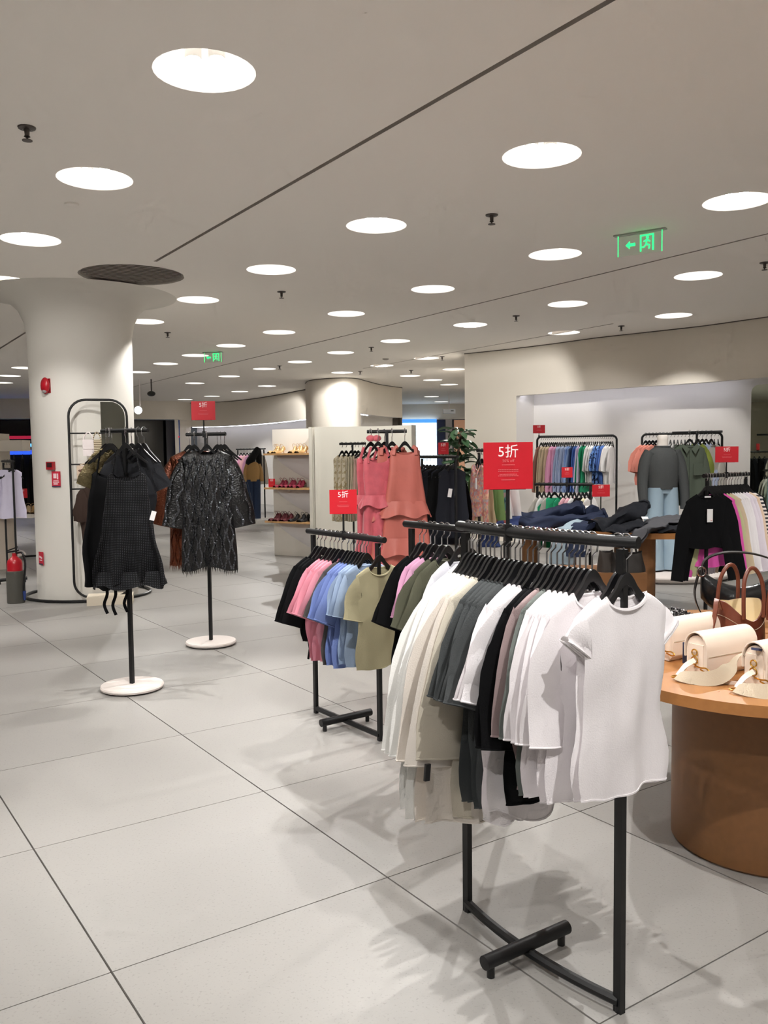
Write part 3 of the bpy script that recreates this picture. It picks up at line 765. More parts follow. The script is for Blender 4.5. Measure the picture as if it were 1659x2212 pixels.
# stand with the black sequin dresses
S2 = tstand('round white-footed black stand carrying sequin dresses', (-1.424, 7.026), -.2, 1.71, bar=.34)
S2['rz'] = -.2
for k, (x, y, m, bm_, d, dz) in enumerate([(.03, -.12, SEQ, SEQS, 'knee-length black and silver sequin dress in front', 0), (-.09, -.02, COP, COP, 'copper and black sequin dress showing behind the black one', -.02)]):
    lo = (S2['mid'].x+x, S2['mid'].y+y, 1.71)
    sequin_dress('sequin_dress', d, lo, .12 if k == 0 else -.1, m, bm_, k+3, zH=-1.07 if k == 0 else -1.04)
    hanger(lo, .12, 'black hanger of the %s sequin dress' % ('black' if k == 0 else 'copper'))
for i, x in enumerate((-.15, -.11, .09, .12, .15)):
    hanger((S2['mid'].x+x*.98, S2['mid'].y-x*.2+.03, 1.71), .12+.02*i, 'black hanger on the sequin dress stand, %s from left' % ORD[i])
sign('red sale sign on a stem above the sequin dresses', (-1.44, 7.03, 1.71), .05, w=.19, h=.15, stem=.12)
# stand with the dotted dress
S1 = tstand('round white-footed black stand carrying dark dotted dresses', (-1.682, 5.687), -.35, 1.705, bar=.36)
def strap_dress(name, label, loc, rz, mat, seed, zH, wC=.16, wH=.25, zT=-.2, group=None, ruffle=None, strapw=.006, fl=.03):
    t = thing(name, label, 'dress', loc, rz, group)
    c = Cloth(wS=.12, wn=.09, zN=zT, drop=.02, zH=zH, wC=wC, wH=wH, t=.03, dn=.05, dnb=.03, fold=.02, seed=seed, hemw=.015, flarefold=fl)
    bd = c.body(4, 8, 18).build('body', mat, t, merge=.0006, ang=80)
    for sx in (-1, 1):
        B().tube([(sx*.06, 0, -.125), (sx*.085, -.008, zT-.0), (sx*.09, -.014, zT-.05)], strapw, 5).build('strap', mat, t)
    if ruffle:
        for (v0, out, ln) in ruffle:
            n = 48; rows = [[], [], []]
            for i in range(n+1):
                f = 2*PI*i/n; z = c.zN*(1-v0)+zH*v0; wv = c.w(v0)
                for q, row in enumerate(rows):
                    s_ = q/2; a = 1+s_*(out+.05*math.sin(9*f))
                    row.append((wv*a*math.cos(f), (.035+.03*s_+.012*s_*math.sin(9*f+1))*math.sin(f)*1.2, z-ln*s_+.015*s_*math.sin(5*f+seed)))
            B().grid(rows).build('ruffle', mat, t, ang=80)
    return t
sx1, sy1 = -1.682, 5.687
strap_dress('strap_dress', 'black sheer dress with tiny light dots, facing forward', (sx1+.05, sy1-.15, 1.705), .1, SHEER, 1, -.97, wC=.15, wH=.22, zT=-.27, fl=.09, ruffle=[(.9, .08, .1)])
strap_dress('strap_dress', 'plain black gathered dress left of the dotted one', (sx1-.09, sy1-.02, 1.705), .25, BLK, 2, -1.02, wC=.15, wH=.2, zT=-.26, fl=.08)
garment('tee', 'sequined_blouse', 'gold sequin top at the left of the dotted dress stand', 'top', GLD, (sx1-.1, sy1+.05, 1.705), .35, None, seed=1, scale=.8)
garment('tee', 'velvet_blouse', 'dark grey shimmering top behind the dotted dress', 'top', fab((34, 35, 39)), (sx1+.04, sy1+.02, 1.705), .15, None, seed=2, scale=.85)
for i, (dx, dy, a, d) in enumerate([(.05, -.15, .1, 'dotted dress'), (-.09, -.02, .25, 'plain black gathered dress'), (-.1, .05, .35, 'gold sequin top'), (.04, .02, .15, 'dark shimmering top')]):
    hanger((sx1+dx, sy1+dy, 1.705), a, 'black hanger of the '+d)
for i, (dx, a) in enumerate(((-.14, .5), (-.12, .45), (.1, -.35), (.14, -.5))):
    hanger((sx1+dx, sy1-dx*.36, 1.705), a, 'bare black hanger on the dotted dress stand, %s from left' % ORD[i])
for i, (x, l) in enumerate(((-.13, .2), (-.075, .21), (.0, .19))):
    pth = smooth_path([(0, 0, 0), (.01, 0, -l*.35), (-.012, 0, -l*.7), (.008, 0, -l)], 4)
    o = tag(B().tube(pth, .014, 4, rb=.002, up=(0, 1, 0)).build('ribbon', BLK), 'black ribbon end trailing under the dotted dress, %s from left' % ORD[i], 'ribbon', 'ribbons under the dotted dress')
    o.location = (sx1+x, sy1-.08, .72)
o = tag(B().box((0, 0, 0), (.03, .002, .06)).build('price_tag', TAGW), 'white price tag on the right edge of the dotted dress', 'tag'); o.location = (sx1+.215, sy1-.17, 1.16); o.rotation_euler = (0, .3, .1)

# ================================================================== COLUMN FITTINGS
FRM = M('dark_tube', (34, 33, 33), .4, .4)
def on_col(ang, z, off=0): return (PC[0]+(PR+off)*math.cos(ang), PC[1]+(PR+off)*math.sin(ang), z)
def colang(x):
    return -math.acos(max(-1, min(1, (x-PC[0])/PR)))
def col_item(name, label, cat, x, z, build):
    a = colang(x); t = thing(name, label, cat, on_col(a, z), a+PI/2); build(t); return t
def b_alarm(t):
    B().ball((0, -.03, 0), .075, 16, 10, (.72, .45, 1.15)).build('housing', M('alarm_red', (176, 16, 34), .3), t)
    B().box((0, -.004, 0), (.09, .012, .15)).build('back_plate', M('alarm_red2', (150, 16, 30), .4), t, bevel=.003)
    B().ball((0, -.045, -.06), .03, 12, 8, (1, .6, .7)).build('strobe', M('strobe_grey', (150, 140, 140), .3), t)
col_item('fire_alarm', 'red fire alarm sounder high on the white column', 'alarm', -3.52, 2.29, b_alarm)
def b_call(t):
    bx = B().box((0, -.016, 0), (.088, .04, .084)).build('housing', M('call_red', (166, 22, 36), .45), t, bevel=.006)
    B().box((0, -.038, .008), (.06, .004, .045)).build('window', M('call_dark', (60, 24, 28), .4), t)
col_item('call_point', 'small red fire call point box on the white column', 'alarm box', -3.5, 1.453, b_call)
def b_sg(t):
    c = B().box((0, -.004, 0), (.1, .006, .165)).build('plate', M('notice_red', (196, 40, 62), .5), t)
    b = B()
    b.box((-.012, -.008, .035), (.035, .002, .05)); b.box((.02, -.008, .03), (.015, .002, .06)); b.box((0, -.008, -.03), (.07, .002, .01)); b.box((-.005, -.008, -.05), (.05, .002, .012)); b.box((0, -.008, -.012), (.06, .002, .006))
    b.build('pictogram', M('notice_white', (240, 210, 214), .6), t); B().box((0, -.008, -.076), (.1, .002, .012)).build('stripe', NAVYT, t)
col_item('notice_plate', 'red and white fire notice under the call point', 'notice', -3.45, 1.31, b_sg)
def b_sg2(t):
    B().box((0, -.004, 0), (.09, .006, .14)).build('plate', M('notice_red', (196, 40, 62), .5), t)
    b = B(); b.box((0, -.008, .01), (.06, .002, .02), ry=.3); b.box((0, -.008, -.02), (.05, .002, .01)); b.build('pictogram', M('notice_white', (240, 210, 214), .6), t)
    B().box((0, -.008, -.062), (.09, .002, .012)).build('stripe', NAVYT, t)
col_item('notice_plate', 'red extinguisher notice low on the left side of the column', 'notice', -3.685, .46, b_sg2)
# fire extinguisher in its dark stand
t = thing('fire_extinguisher', 'red fire extinguisher in a dark holder on the floor by the column', 'fire extinguisher', (-3.93, 9.2, 0))
B().lathe([(.001, .0), (.088, .0), (.09, .01), (.09, .34), (.084, .345), (.084, .33)], 24).build('holder', M('holder_grey', (74, 72, 66), .6), t)
B().lathe([(.075, .05), (.078, .2), (.078, .42), (.07, .455), (.04, .485), (.022, .5), (.022, .53), (.001, .53)], 24).build('cylinder', M('extinguisher_red', (170, 20, 34), .3), t)
B().box((-.01, 0, .55), (.12, .02, .016), ry=-.15).build('handle', BLACKP, t); B().box((-.02, 0, .575), (.13, .018, .012), ry=-.35).build('lever', BLACKP, t)
B().tube(smooth_path([(.02, 0, .53), (.09, -.01, .53), (.12, -.02, .42), (.105, -.02, .25), (.1, -.02, .12)], 5), .011, 8).build('hose', BLACKP, t)
B().lathe([(.012, 0), (.018, .1)], 10, (.1, -.02, .03)).build('nozzle', M('nozzle_blue', (40, 60, 120), .4), t)

# mirror and ladder frame
FX0, FY0, FX1, FY1 = -3.24, 9.02, -2.68, 9.16
fd = Vector((FX1-FX0, FY1-FY0)); fL = fd.length; frz = math.atan2(fd.y, fd.x)
t = thing('mirror_stand', 'black rounded tube frame with half mirror before the column', 'mirror', (FX0, FY0, 0), frz)
ht, rr = 2.13, .17; pts = []
for (cx, cz, a0) in ((rr, .07+rr, 180), (fL-rr, .07+rr, 270), (fL-rr, ht-rr, 0), (rr, ht-rr, 90)):
    for k in range(8):
        a = math.radians(a0+90*k/7); pts.append((cx+rr*math.cos(a), 0, cz+rr*math.sin(a)))
B().tube(pts, .013, 8, closed=True, up=(0, 1, 0)).build('frame', FRM, t)
for z in (1.785, 1.465, 1.21): B().tube([(0, 0, z), (fL*.62, 0, z)], .008, 8).build('rung', FRM, t)
mp = [(fL*.55, .15), (fL-.02, .15), (fL-.02, ht-rr)]
for k in range(7):
    a = math.radians(90*k/6); mp.append((fL-rr+.01+(rr-.03)*math.cos(a), ht-rr+(rr-.02)*math.sin(a)))
mp.append((fL*.55, ht-.02))
b = B(); n = len(mp)
b.add([(x, .0, z) for x, z in mp]+[(x, .012, z) for x, z in mp], [tuple(range(n)), tuple(range(2*n-1, n-1, -1))]+[(i, (i+1) % n, n+(i+1) % n, n+i) for i in range(n)])
MIR = M('mirror_glass', (196, 200, 190), .02, 1)
b.build('mirror_pane', MIR, t, smooth=False)
B().box((fL*.62, 0, .045), (.46, .26, .09)).build('base', M('cream_base', (226, 214, 194), .5), t, bevel=.012)
def frame_pt(x, z, y=-.03): 
    c, s_ = math.cos(frz), math.sin(frz); return (FX0+c*x-s_*y, FY0+s_*x+c*y, z)
def simple_bag(name, label, loc, w_, d_, h_, mat, strap=.12, rz=0, flap=True):
    t = thing(name, label, 'bag', loc, rz)
    B().box((0, 0, -strap-h_/2), (w_, d_, h_)).build('body', mat, t, bevel=min(w_, d_, h_)*.22, seg=3)
    if flap: B().box((0, -d_/2-.003, -strap-h_*.3), (w_*.94, .008, h_*.55)).build('flap', mat, t, bevel=.003)
    B().tube(smooth_path([(-w_*.45, 0, -strap-.01), (-w_*.3, 0, -strap*.4), (0, 0, .004), (w_*.3, 0, -strap*.4), (w_*.45, 0, -strap-.01)], 4), .006, 6).build('strap', mat, t)
    return t
simple_bag('hand_bag', 'white bag hung on the upper rung of the mirror frame', frame_pt(.19, 1.79), .11, .06, .17, fab((232, 222, 220)), .07, frz)
simple_bag('hand_bag', 'striped woven bag beside the white one on the mirror frame', frame_pt(.275, 1.79), .09, .06, .17, M('woven', (220, 208, 180), .7, pattern='hstripe', rgb2=(110, 92, 64), pscale=.018), .07, frz, False)
simple_bag('hand_bag', 'beige bag with brown straps on the middle rung of the mirror frame', frame_pt(.17, 1.47), .2, .08, .15, M('tan_bag', (206, 184, 162), .6, pattern='leopard', rgb2=(96, 62, 46), pscale=16), .02, frz)
t = thing('scarf', 'dark brown scarf hung on the lowest rung of the mirror frame', 'scarf', frame_pt(.16, 1.21))
BRN = fab((58, 44, 38))
c = Cloth(wS=.08, wn=.01, zN=.02, drop=.08, zH=-.75, wC=.085, wH=.055, t=.02, dn=0, fold=.012, seed=5)
c.body(5, 2, 10).build('drape', BRN, t, merge=.0006); 
c = Cloth(wS=.06, wn=.01, zN=.0, drop=.07, zH=-.34, wC=.085, wH=.1, t=.03, dn=0, fold=.012, seed=6)
o = c.body(5, 2, 8).build('drape', BRN, t, merge=.0006); o.location = (-.05, -.01, 0)

# ================================================================== SHELF UNIT AND PARTITION
a = Vector((-1.79, 13.26)); b_ = Vector((-1.05, 12.80)); d = b_-a; L = d.length; rz = math.atan2(d.y, d.x)
SHW = M('shelf_panel', (226, 221, 212), .55); SHW2 = M('shelf_relief', (224, 220, 220), .4)
u = thing('shoe_shelf', 'tall white display panel with three wooden shoe shelves', 'shelf unit', (a.x, a.y, 0), rz)
B().box((L/2, .2, .965), (L, .06, 1.93)).build('back_panel', SHW, u, bevel=.01)
B().box((L+.02, .1, .965), (.05, .26, 1.93)).build('side_panel', SHW, u, bevel=.01)
for i, z in enumerate((1.55, 1.04, .535)):
    B().box((L/2+.02, .04, z), (L-.04, .28, .028)).build('shelf', M('oak_shelf', (198, 158, 108), .5, pattern='wood', rgb2=(184, 142, 94), pscale=4), u, bevel=.004)
    # curved relief under each shelf
    rows = []
    for k in range(13):
        q = k/12; row = []
        for j in range(13):
            s_ = j/12; x = .1+s_*(L-.12); zb = z-.02-.44*q*(.12+.88*s_**.8)
            row.append((x, .165-.05*math.sin(PI*min(1, q))*(.3+.7*s_), zb))
        rows.append(row)
    B().grid(rows).build('relief', SHW2, u, ang=70)
def shelf_pt(x, z, y=.02):
    c, s_ = math.cos(rz), math.sin(rz); return (a.x+c*x-s_*y, a.y+s_*x+c*y, z)
def shoe_mesh():
    b = B(); rows = []
    for k in range(9):
        q = k/8; x = -.1+.2*q; hz = .055*(1-min(1, q*1.6))**1.2; wd = .026+.016*math.sin(PI*min(1, q*1.05))*(q > .3)+.004
        top = hz+.02+.05*math.exp(-((q-.12)/.16)**2)+.026*math.exp(-((q-.78)/.2)**2)
        rows.append([(x, wd*math.cos(f)*(1 if math.sin(f) > 0 else .9), hz+(top-hz)*max(0, math.sin(f))) for f in [PI*j/8 for j in range(9)]])
    b.grid(rows); b.grid([[r_[0] for r_ in rows], [r_[-1] for r_ in rows]])
    b.tube([(-.085, 0, .06), (-.09, 0, 0)], .006, 6)
    b.tube(smooth_path([(-.085, .025, .07), (-.05, .03, .12), (-.03, 0, .14), (-.05, -.03, .12), (-.085, -.025, .07)], 3), .003, 5)
    return b.mesh('shoe', ang=60)
SHOE = shoe_mesh()
GSH = M('gold_leather', (196, 160, 108), .35, .3); RSH = M('wine_suede', (120, 18, 44), .6); DSH = M('dark_wine_suede', (84, 20, 30), .6); KSH = M('black_suede', (26, 24, 26), .6)
for name, z, xs, m, desc in (('gold', 1.564, (.15, .2, .27, .52, .58, .64, .7), GSH, 'gold strappy heel on the top shelf'), ('red', 1.054, (.25, .33, .43, .49, .58, .66), RSH, 'wine red strappy heel on the middle shelf'), ('dark', .549, (.14, .2, .27, .33, .4), DSH, 'dark red strappy heel on the bottom shelf'), ('black', .549, (.52, .66, .72), KSH, 'black heel on the bottom shelf')):
    for i, x in enumerate(xs):
        o = inst('heeled_shoe', SHOE, m, None, shelf_pt(x, z, .0), rz-PI/2+.3*((i % 2)-.5)); tag(o, '%s, %s from left' % (desc, ORD[i]), 'shoe', 'heels on the shoe shelves')
sign('small red sale card standing among shoes on the middle shelf', shelf_pt(.14, 1.054, -.03), rz+.2, w=.11, h=.125, stem=.01, sleeve=False)
# partition panels
PG = M('greige_panel', (214, 210, 198), .7, var=.01)
t = thing('partition_panel', 'tall greige rounded partition right of the shoe shelf', 'partition', (0, 0, 0))
pp = smooth_path([(-1.0, 12.72, 0), (-.9, 12.7, 0), (-.5, 12.72, 0), (0, 12.62, 0), (.4, 12.3, 0)], 5)
bp = offs(pp, .1)
poly = [(p.x, p.y) for p in pp]+[(p.x, p.y) for p in reversed(bp)]
B().prism(poly, 0, 1.94).build('panel', PG, t, bevel=.02, seg=2)
t.location = (0, 0, 0)
B().box((-1.045, 12.79, .97), (.05, .12, 1.94), rz=-.3).build('edge_post', M('greige_edge', (206, 202, 190), .7), t, bevel=.015)

# ================================================================== PINK DRESS STAND
S3 = tstand('tall black stand carrying pink and terracotta dresses', (.03, 7.0), -.1, 1.715, bar=.32)
PKV = M('pink_velvet', (206, 92, 104), .6, var=.25, vscale=14, bump=.2, bscale=60, sheen=.6)
TER = M('terracotta_satin', (196, 108, 96), .55, var=.12, vscale=8, bump=.1, bscale=40)
for k, (x, y, a, m, d, zt, ruf, wc, wh) in enumerate([(.14, -.12, .12, TER, 'terracotta ruffled dress facing forward on the pink stand', -.14, [(.42, .3, .12), (.72, .25, .14)], .15, .2), (.04, -.06, .2, TER, 'second terracotta ruffled dress on the pink stand', -.14, [(.45, .3, .12), (.75, .2, .14)], .14, .19),
    (-.07, -.1, .3, PKV, 'bright pink velvet strap dress on the pink stand', -.2, [(.33, .35, .09)], .12, .17), (-.13, -.02, .35, PKV, 'leftmost bright pink velvet dress on the pink stand', -.2, [(.33, .35, .09)], .12, .16), (-.02, .05, .25, PKV, 'pink velvet dress at the back of the pink stand', -.2, None, .12, .17)]):
    lo = (.03+x, 7.0+y, 1.715)
    strap_dress('ruffled_dress' if ruf else 'strap_dress', d, lo, a, m, k+11, -1.12, wC=wc, wH=wh, zT=zt, ruffle=ruf, strapw=.02 if m is TER else .012, fl=.05, group='dresses on the pink stand')
    hanger(lo, a, 'black hanger on the pink dress stand, %s one' % ORD[k])
for i, x in enumerate((-.15, -.1)):
    o = tag(B().ball((0, 0, 0), .03, 10, 6, (1.2, .7, .9)).build('bow', PKV), 'pink fabric bow at the hanger neck, %s' % ('left', 'right')[i], 'bow'); o.location = (.03+x+.02, 6.92, 1.66)
# cream dress stand
S4 = tstand('slim black stand carrying cream printed dresses by the partition', (-.38, 10.8), .05, 1.667, bar=.33, disc=True)
CRM = fab((242, 234, 212), pattern='leopard', rgb2=(206, 190, 150), pscale=24); CRS = fab((240, 233, 210), pattern='stripe', rgb2=(160, 150, 124), pscale=.03); CRP = fab((226, 190, 178))
for k, (x, m, d) in enumerate([(-.13, CRM, 'cream dress with ochre print'), (-.08, CRM, 'cream dress with ochre print'), (-.02, CRM, 'cream dress with ochre print'), (.03, CRS, 'cream striped dress'), (.07, CRS, 'cream striped dress'), (.12, CRP, 'pale pink dress'), (.15, CRS, 'cream striped dress')]):
    hang(S4, x, 'sack', m, 'dress', d, k, 'the cream dress stand from the left', cat='dress', seed=k % 3, far=False, lod=1, jit=-.75, group='dresses on the cream stand')

# ================================================================== BLACK DRESS RACKS
R5 = rack('clothes_rack', 'black rail behind the pink dresses carrying black clothes', (.42, 9.5), (.72, 8.7), 1.5, over=.04)
for k in range(9):
    gk = hang(R5, -.38+k*.09, ['gown', 'shirt', 'sack'][k % 3], BLK if k % 2 else fab((30, 32, 40)), 'black_dress', 'black dress' if k % 2 else 'blue-black dress', k, 'the black clothes rail from its far end', cat='dress', seed=k % 3, lod=1, scale=.86, jit=-.35, group='clothes on the black rail')
    if k in (6, 8): B().box((-.03 if k == 8 else .0, -.06, -.42), (.045, .003, .1), ry=.15).build('price_tag', TAGW, gk)
sign('small red sale sign before the plant at the far end', (.64, 9.3, 1.5), 0, w=.11, h=.125, stem=.03)
# printed blouse rack
R6 = rack('clothes_rack', 'black rail carrying the pink printed blouse beside the beige wall', (1.30, 9.35), (.96, 8.75), 1.56, over=.04)
FLO = fab((216, 140, 136), pattern='floral', rgb2=(226, 180, 150), rgb3=(190, 170, 176), pscale=55, var=.2); GRN = fab((104, 130, 78)); TEA = fab((96, 140, 132), pattern='floral', rgb2=(180, 150, 150), rgb3=(60, 90, 100), pscale=24); COR = fab((200, 110, 106)); TAN = fab((212, 194, 158)); WHT = fab((232, 230, 228))
for k, (x, kind, m, d) in enumerate([(.36, 'blouse', FLO, 'pink patchwork print blouse facing forward'), (.27, 'sack', TAN, 'tan blouse'), (.20, 'shirt', GRN, 'leaf green blouse'), (.12, 'shirt', TEA, 'teal printed blouse'), (.03, 'shirt', WHT, 'white blouse'), (-.06, 'sack', COR, 'coral pleated dress'), (-.15, 'sack', COR, 'coral pleated dress'), (-.24, 'shirt', WHT, 'white blouse')]):
    gb = hang(R6, x, kind, m, 'blouse', d, k, 'the blouse rail from its near end', cat='blouse', seed=k % 3, lod=0 if k == 0 else 1, scale=1.0 if k == 0 else .86, jit=-.65 if k == 0 else -.2, group='clothes on the blouse rail')
    if k == 0:
        B().box((.01, -.035, -.33), (.03, .003, .11)).build('price_tag', TAGW, gb)
        for sx in (-1, 1): B().add([(sx*.005, -.03, -.24), (sx*.06, -.016, -.135), (sx*.085, -.03, -.15), (sx*.04, -.036, -.24)], [(0, 1, 2, 3)]).build('collar', m, gb)

# ================================================================== WALL RACKS
def arch_rack(label, A, Bp, h):
    A = Vector(A); Bp = Vector(Bp); mid = (A+Bp)/2; d = Bp-A; L = d.length; rz = math.atan2(d.y, d.x)
    t = thing('wall_rack', label, 'clothes rack', (mid.x, mid.y, 0), rz)
    r_ = .06; P = [(-L/2, 0, 0)]
    for cx, a0, sg in ((-L/2+r_, 180, -1), (L/2-r_, 90, -1)):
        for k in range(6):
            a = math.radians(a0-90*k/5); P.append((cx+r_*math.cos(a), 0, h-r_+r_*math.sin(a)))
    P.append((L/2, 0, 0))
    B().tube(P, .016, 8, up=(0, 1, 0)).build('frame', BLACK, t)
    for x in (-L/2, L/2): B().box((x, 0, .01), (.05, .3, .02)).build('foot', BLACK, t)
    return dict(obj=t, mid=mid, rz=rz, L=L, h=h, yy=lambda x: 0)
R7 = arch_rack('black arched rail of shirts in rainbow order in the niche', (2.30, 13.05), (3.40, 12.72), 1.765)
LB1 = fab((150, 168, 206), pattern='stripe', rgb2=(206, 214, 232), pscale=.014); LB2 = fab((150, 176, 220)); BL3 = fab((84, 118, 186)); LIL = fab((204, 192, 216)); EME = fab((40, 150, 106)); BGE = fab((204, 186, 158)); PK3 = fab((236, 178, 208)); NV2 = fab((58, 70, 104)); PRB = fab((120, 160, 220), pattern='leopard', rgb2=(40, 52, 84), pscale=20)
cols = [(fab((150, 110, 96)), 'brown')]+[(BGE, 'beige')]*5+[(PK3, 'pink')]*3+[(LB1, 'blue striped')]*5+[(LB2, 'light blue')]*2+[(NV2, 'navy')]+[(BL3, 'blue')]*2+[(LIL, 'lilac')]*2+[(EME, 'emerald green')]*2+[(WHT, 'white')]*4+[(PRB, 'blue printed')]*3+[(BL3, 'bright blue')]*2+[(WHT, 'white lace')]*3
n7 = len(cols)
for k, (m, d) in enumerate(cols):
    hang(R7, -R7['L']/2+.06+(R7['L']-.12)*k/(n7-1), 'shirt' if k < 23 else 'shirtS', m, 'shirt', d+' shirt', k, 'the rainbow rail from its left end', far=True, seed=k % 3, group='shirts on the rainbow rail', jit=random.uniform(-.45, -.2))
sign('tiny red sale sign on the left corner of the rainbow rail', (2.325, 13.04, 1.765), 0, w=.18, h=.12, stem=.06)
R8 = arch_rack('black arched rail behind the mannequin in the niche', (3.57, 12.05), (4.50, 11.6), 1.765)
SAL = fab((208, 134, 118)); OLS = fab((84, 92, 80)); LIM = fab((142, 154, 70)); GRY = fab((188, 184, 176))
c8 = [(SAL, 'salmon')]*4+[(fab((70, 74, 70)), 'dark grey')]*3+[(WHT, 'white')]*2+[(OLS, 'olive')]*4+[(LB1, 'blue striped')]*3+[(GRY, 'grey')]*3+[(BLK, 'black')]*2
for k, (m, d) in enumerate(c8):
    hang(R8, -R8['L']/2+.05+(R8['L']-.1)*k/(len(c8)-1), 'shirtS' if d == 'salmon' else 'shirt', m, 'shirt', d+' shirt', k, 'the rail behind the mannequin from its left', far=True, seed=k % 3, group='shirts behind the mannequin', jit=-.75 if k < 4 else -.1)
# bar with the olive shirt, lime top and striped shirts in front of it
S5 = tstand('black T-bar stand carrying the olive shirt right of the mannequin', (3.86, 10.75), -.6, 1.76, bar=.6, disc=False)
for k, (x, y, a, kind, m, d) in enumerate([(-.16, -.2, .12, 'shirt', OLS, 'olive utility shirt facing forward'), (-.02, -.08, .5, 'shirtS', LIM, 'lime green short sleeve blouse'), (.06, -.02, .5, 'shirt', LB1, 'blue striped shirt'), (.12, .02, .5, 'shirt', LB1, 'blue striped shirt'), (.2, .06, .5, 'shirt', GRY, 'pale grey shirt')]):
    lo = (3.86+x, 10.75+y, 1.76)
    g = garment(kind, 'shirt', '%s, %s on the T-bar stand from the left' % (d, ORD[k]), 'shirt', m, lo, a, 'shirts on the T-bar stand', seed=k % 3, lod=0, scale=1.0 if k else 1.08)
    hanger(lo, a, 'black hanger, %s on the T-bar stand from the left' % ORD[k])
    if k == 0:
        for sx in (-1, 1): B().add([(sx*.012, -.03, -.19), (sx*.09, -.02, -.13), (sx*.1, -.035, -.17), (sx*.05, -.045, -.25)], [(0, 1, 2, 3)]).build('collar', m, g)
        B().box((.09, -.03, -.42), (.11, .006, .13)).build('pocket', m, g, bevel=.002); B().box((0, -.026, -.5), (.02, .006, .6)).build('placket', m, g)
# low rack with the green blouse
R9 = rack('clothes_rack', 'low black rail with the emerald blouse behind the jeans table', (1.72, 9.75), (2.26, 9.52), 1.178, over=.03)
for k, (x, m, d) in enumerate([(-.27, GRY, 'grey printed top'), (-.22, WHT, 'white top'), (-.16, GRY, 'grey top'), (-.1, EME, 'emerald blouse with tie neck'), (-.03, EME, 'emerald blouse'), (.03, fab((226, 180, 190)), 'pale pink top'), (.08, fab((226, 180, 190)), 'pale pink top'), (.12, WHT, 'white top'), (.17, BLK, 'black top'), (.21, BLK, 'black top'), (.25, fab((226, 218, 186)), 'cream top'), (.29, WHT, 'white top')]):
    hang(R9, x, 'shirtS', m, 'blouse', d, k, 'the low rail from its left', cat='blouse', seed=k % 3, lod=1, jit=-.75 if k == 3 else -.25, group='tops on the low rail')
sign('small red sale sign standing over the low rail', (2.02, 9.6, 1.178), 0, w=.12, h=.115, stem=.08)

# ================================================================== JEANS TABLE
t1 = Vector((1.46, 9.32)); t2 = Vector((2.68, 8.62)); td = (t2-t1).normalized(); trz = math.atan2(td.y, td.x); TL = (t2-t1).length; TR = .44; TZ = .755
jt = thing('display_table', 'long wooden round-ended table heaped with dark jeans', 'table', ((t1+t2).x/2, (t1+t2).y/2, 0), trz)
def stadium(L_, r_, n=14):
    P = []
    for k in range(n+1): a = -PI/2+PI*k/n; P.append((L_/2+r_*math.cos(a), r_*math.sin(a)))
    for k in range(n+1): a = PI/2+PI*k/n; P.append((-L_/2+r_*math.cos(a), r_*math.sin(a)))
    return P
B().prism(stadium(TL, TR), TZ-.055, TZ).build('table_top', WOOD, jt, bevel=.012, seg=3, ang=30)
for x, y in ((-.55, -.12), (-.22, .16), (.36, .12), (.66, -.1)):
    B().lathe([(.082, 0), (.082, TZ-.05)], 28, (x, y, 0), cap0=True).build('leg', WOODD, jt)
def jpt(x, y, z): 
    c, s_ = math.cos(trz), math.sin(trz); m_ = (t1+t2)/2; return Vector((m_.x+c*x-s_*y, m_.y+s_*x+c*y, z))
def heap(name, label, mat, path, wid, th, seed, cat='jeans', waist=None):
    """folded cloth lying along a path (table local x,y,z above table)"""
    t = thing(name, label, cat, tuple(jpt(path[0][0], path[0][1], TZ+path[0][2])))
    o0 = t.location.copy()
    P = smooth_path([jpt(p[0], p[1], TZ+p[2]) for p in path], 6); r_ = random.Random(seed); ph = [r_.uniform(0, 6) for _ in range(5)]
    rows = []; n = 20
    for i, p in enumerate(P):
        T = (P[min(i+1, len(P)-1)]-P[max(i-1, 0)]).normalized(); side = T.cross(Vector((0, 0, 1)))
        if side.length < .3: side = Vector((math.cos(trz), math.sin(trz), 0))*1.0
        side.normalize(); up = side.cross(T).normalized(); q = i/(len(P)-1)
        W = wid*(1+.12*math.sin(q*7+ph[0])); H = th*(1+.35*math.sin(q*9+ph[1])); row = []
        for j in range(n+1):
            f = 2*PI*j/n; rr_ = 1+.12*math.sin(3*f+q*8+ph[2])+.07*math.sin(5*f-q*11+ph[3])
            e = math.copysign(abs(math.cos(f))**.7, math.cos(f)); zz = math.sin(f)
            pw = p+side*W*e*rr_+up*H*zz*rr_; nz = noise.noise_vector(pw*7+Vector((seed, 0, 0)))*.05+noise.noise_vector(pw*16)*.018
            pw = pw+nz*(1 if p.z > TZ else .4)
            if p.z > TZ-.005: pw.z = max(pw.z, TZ+.003)
            row.append(pw-o0)
        rows.append(row)
    b = B().grid(rows); b.add(rows[0][:n], [tuple(range(n))]); b.add(rows[-1][:n], [tuple(range(n))])
    b.build('legs' if cat == 'jeans' else 'cloth', mat, t, merge=.0005, ang=70)
    if waist:
        b = B().tube([rows[0][j] for j in range(n)], .014, 6, closed=True); b.build('waistband', mat, t)
    return t
DNM = fab((36, 44, 66), bscale=400); DNM2 = fab((52, 66, 110)); DNL = fab((150, 166, 176)); DNB = fab((26, 28, 34)); DNG = fab((84, 84, 88)); 
heap('jeans', 'dark indigo jeans heaped highest on the table', DNM, [(-.05, .12, .2), (-.25, .05, .13), (-.5, -.02, .09), (-.75, -.1, .06)], .14, .07, 1, waist=1)
heap('jeans', 'blue jeans draped over the left end of the table', DNM2, [(-.45, .0, .05), (-.7, -.18, .05), (-.86, -.33, .02), (-.9, -.38, -.1), (-.9, -.39, -.2)], .12, .04, 2, waist=1)
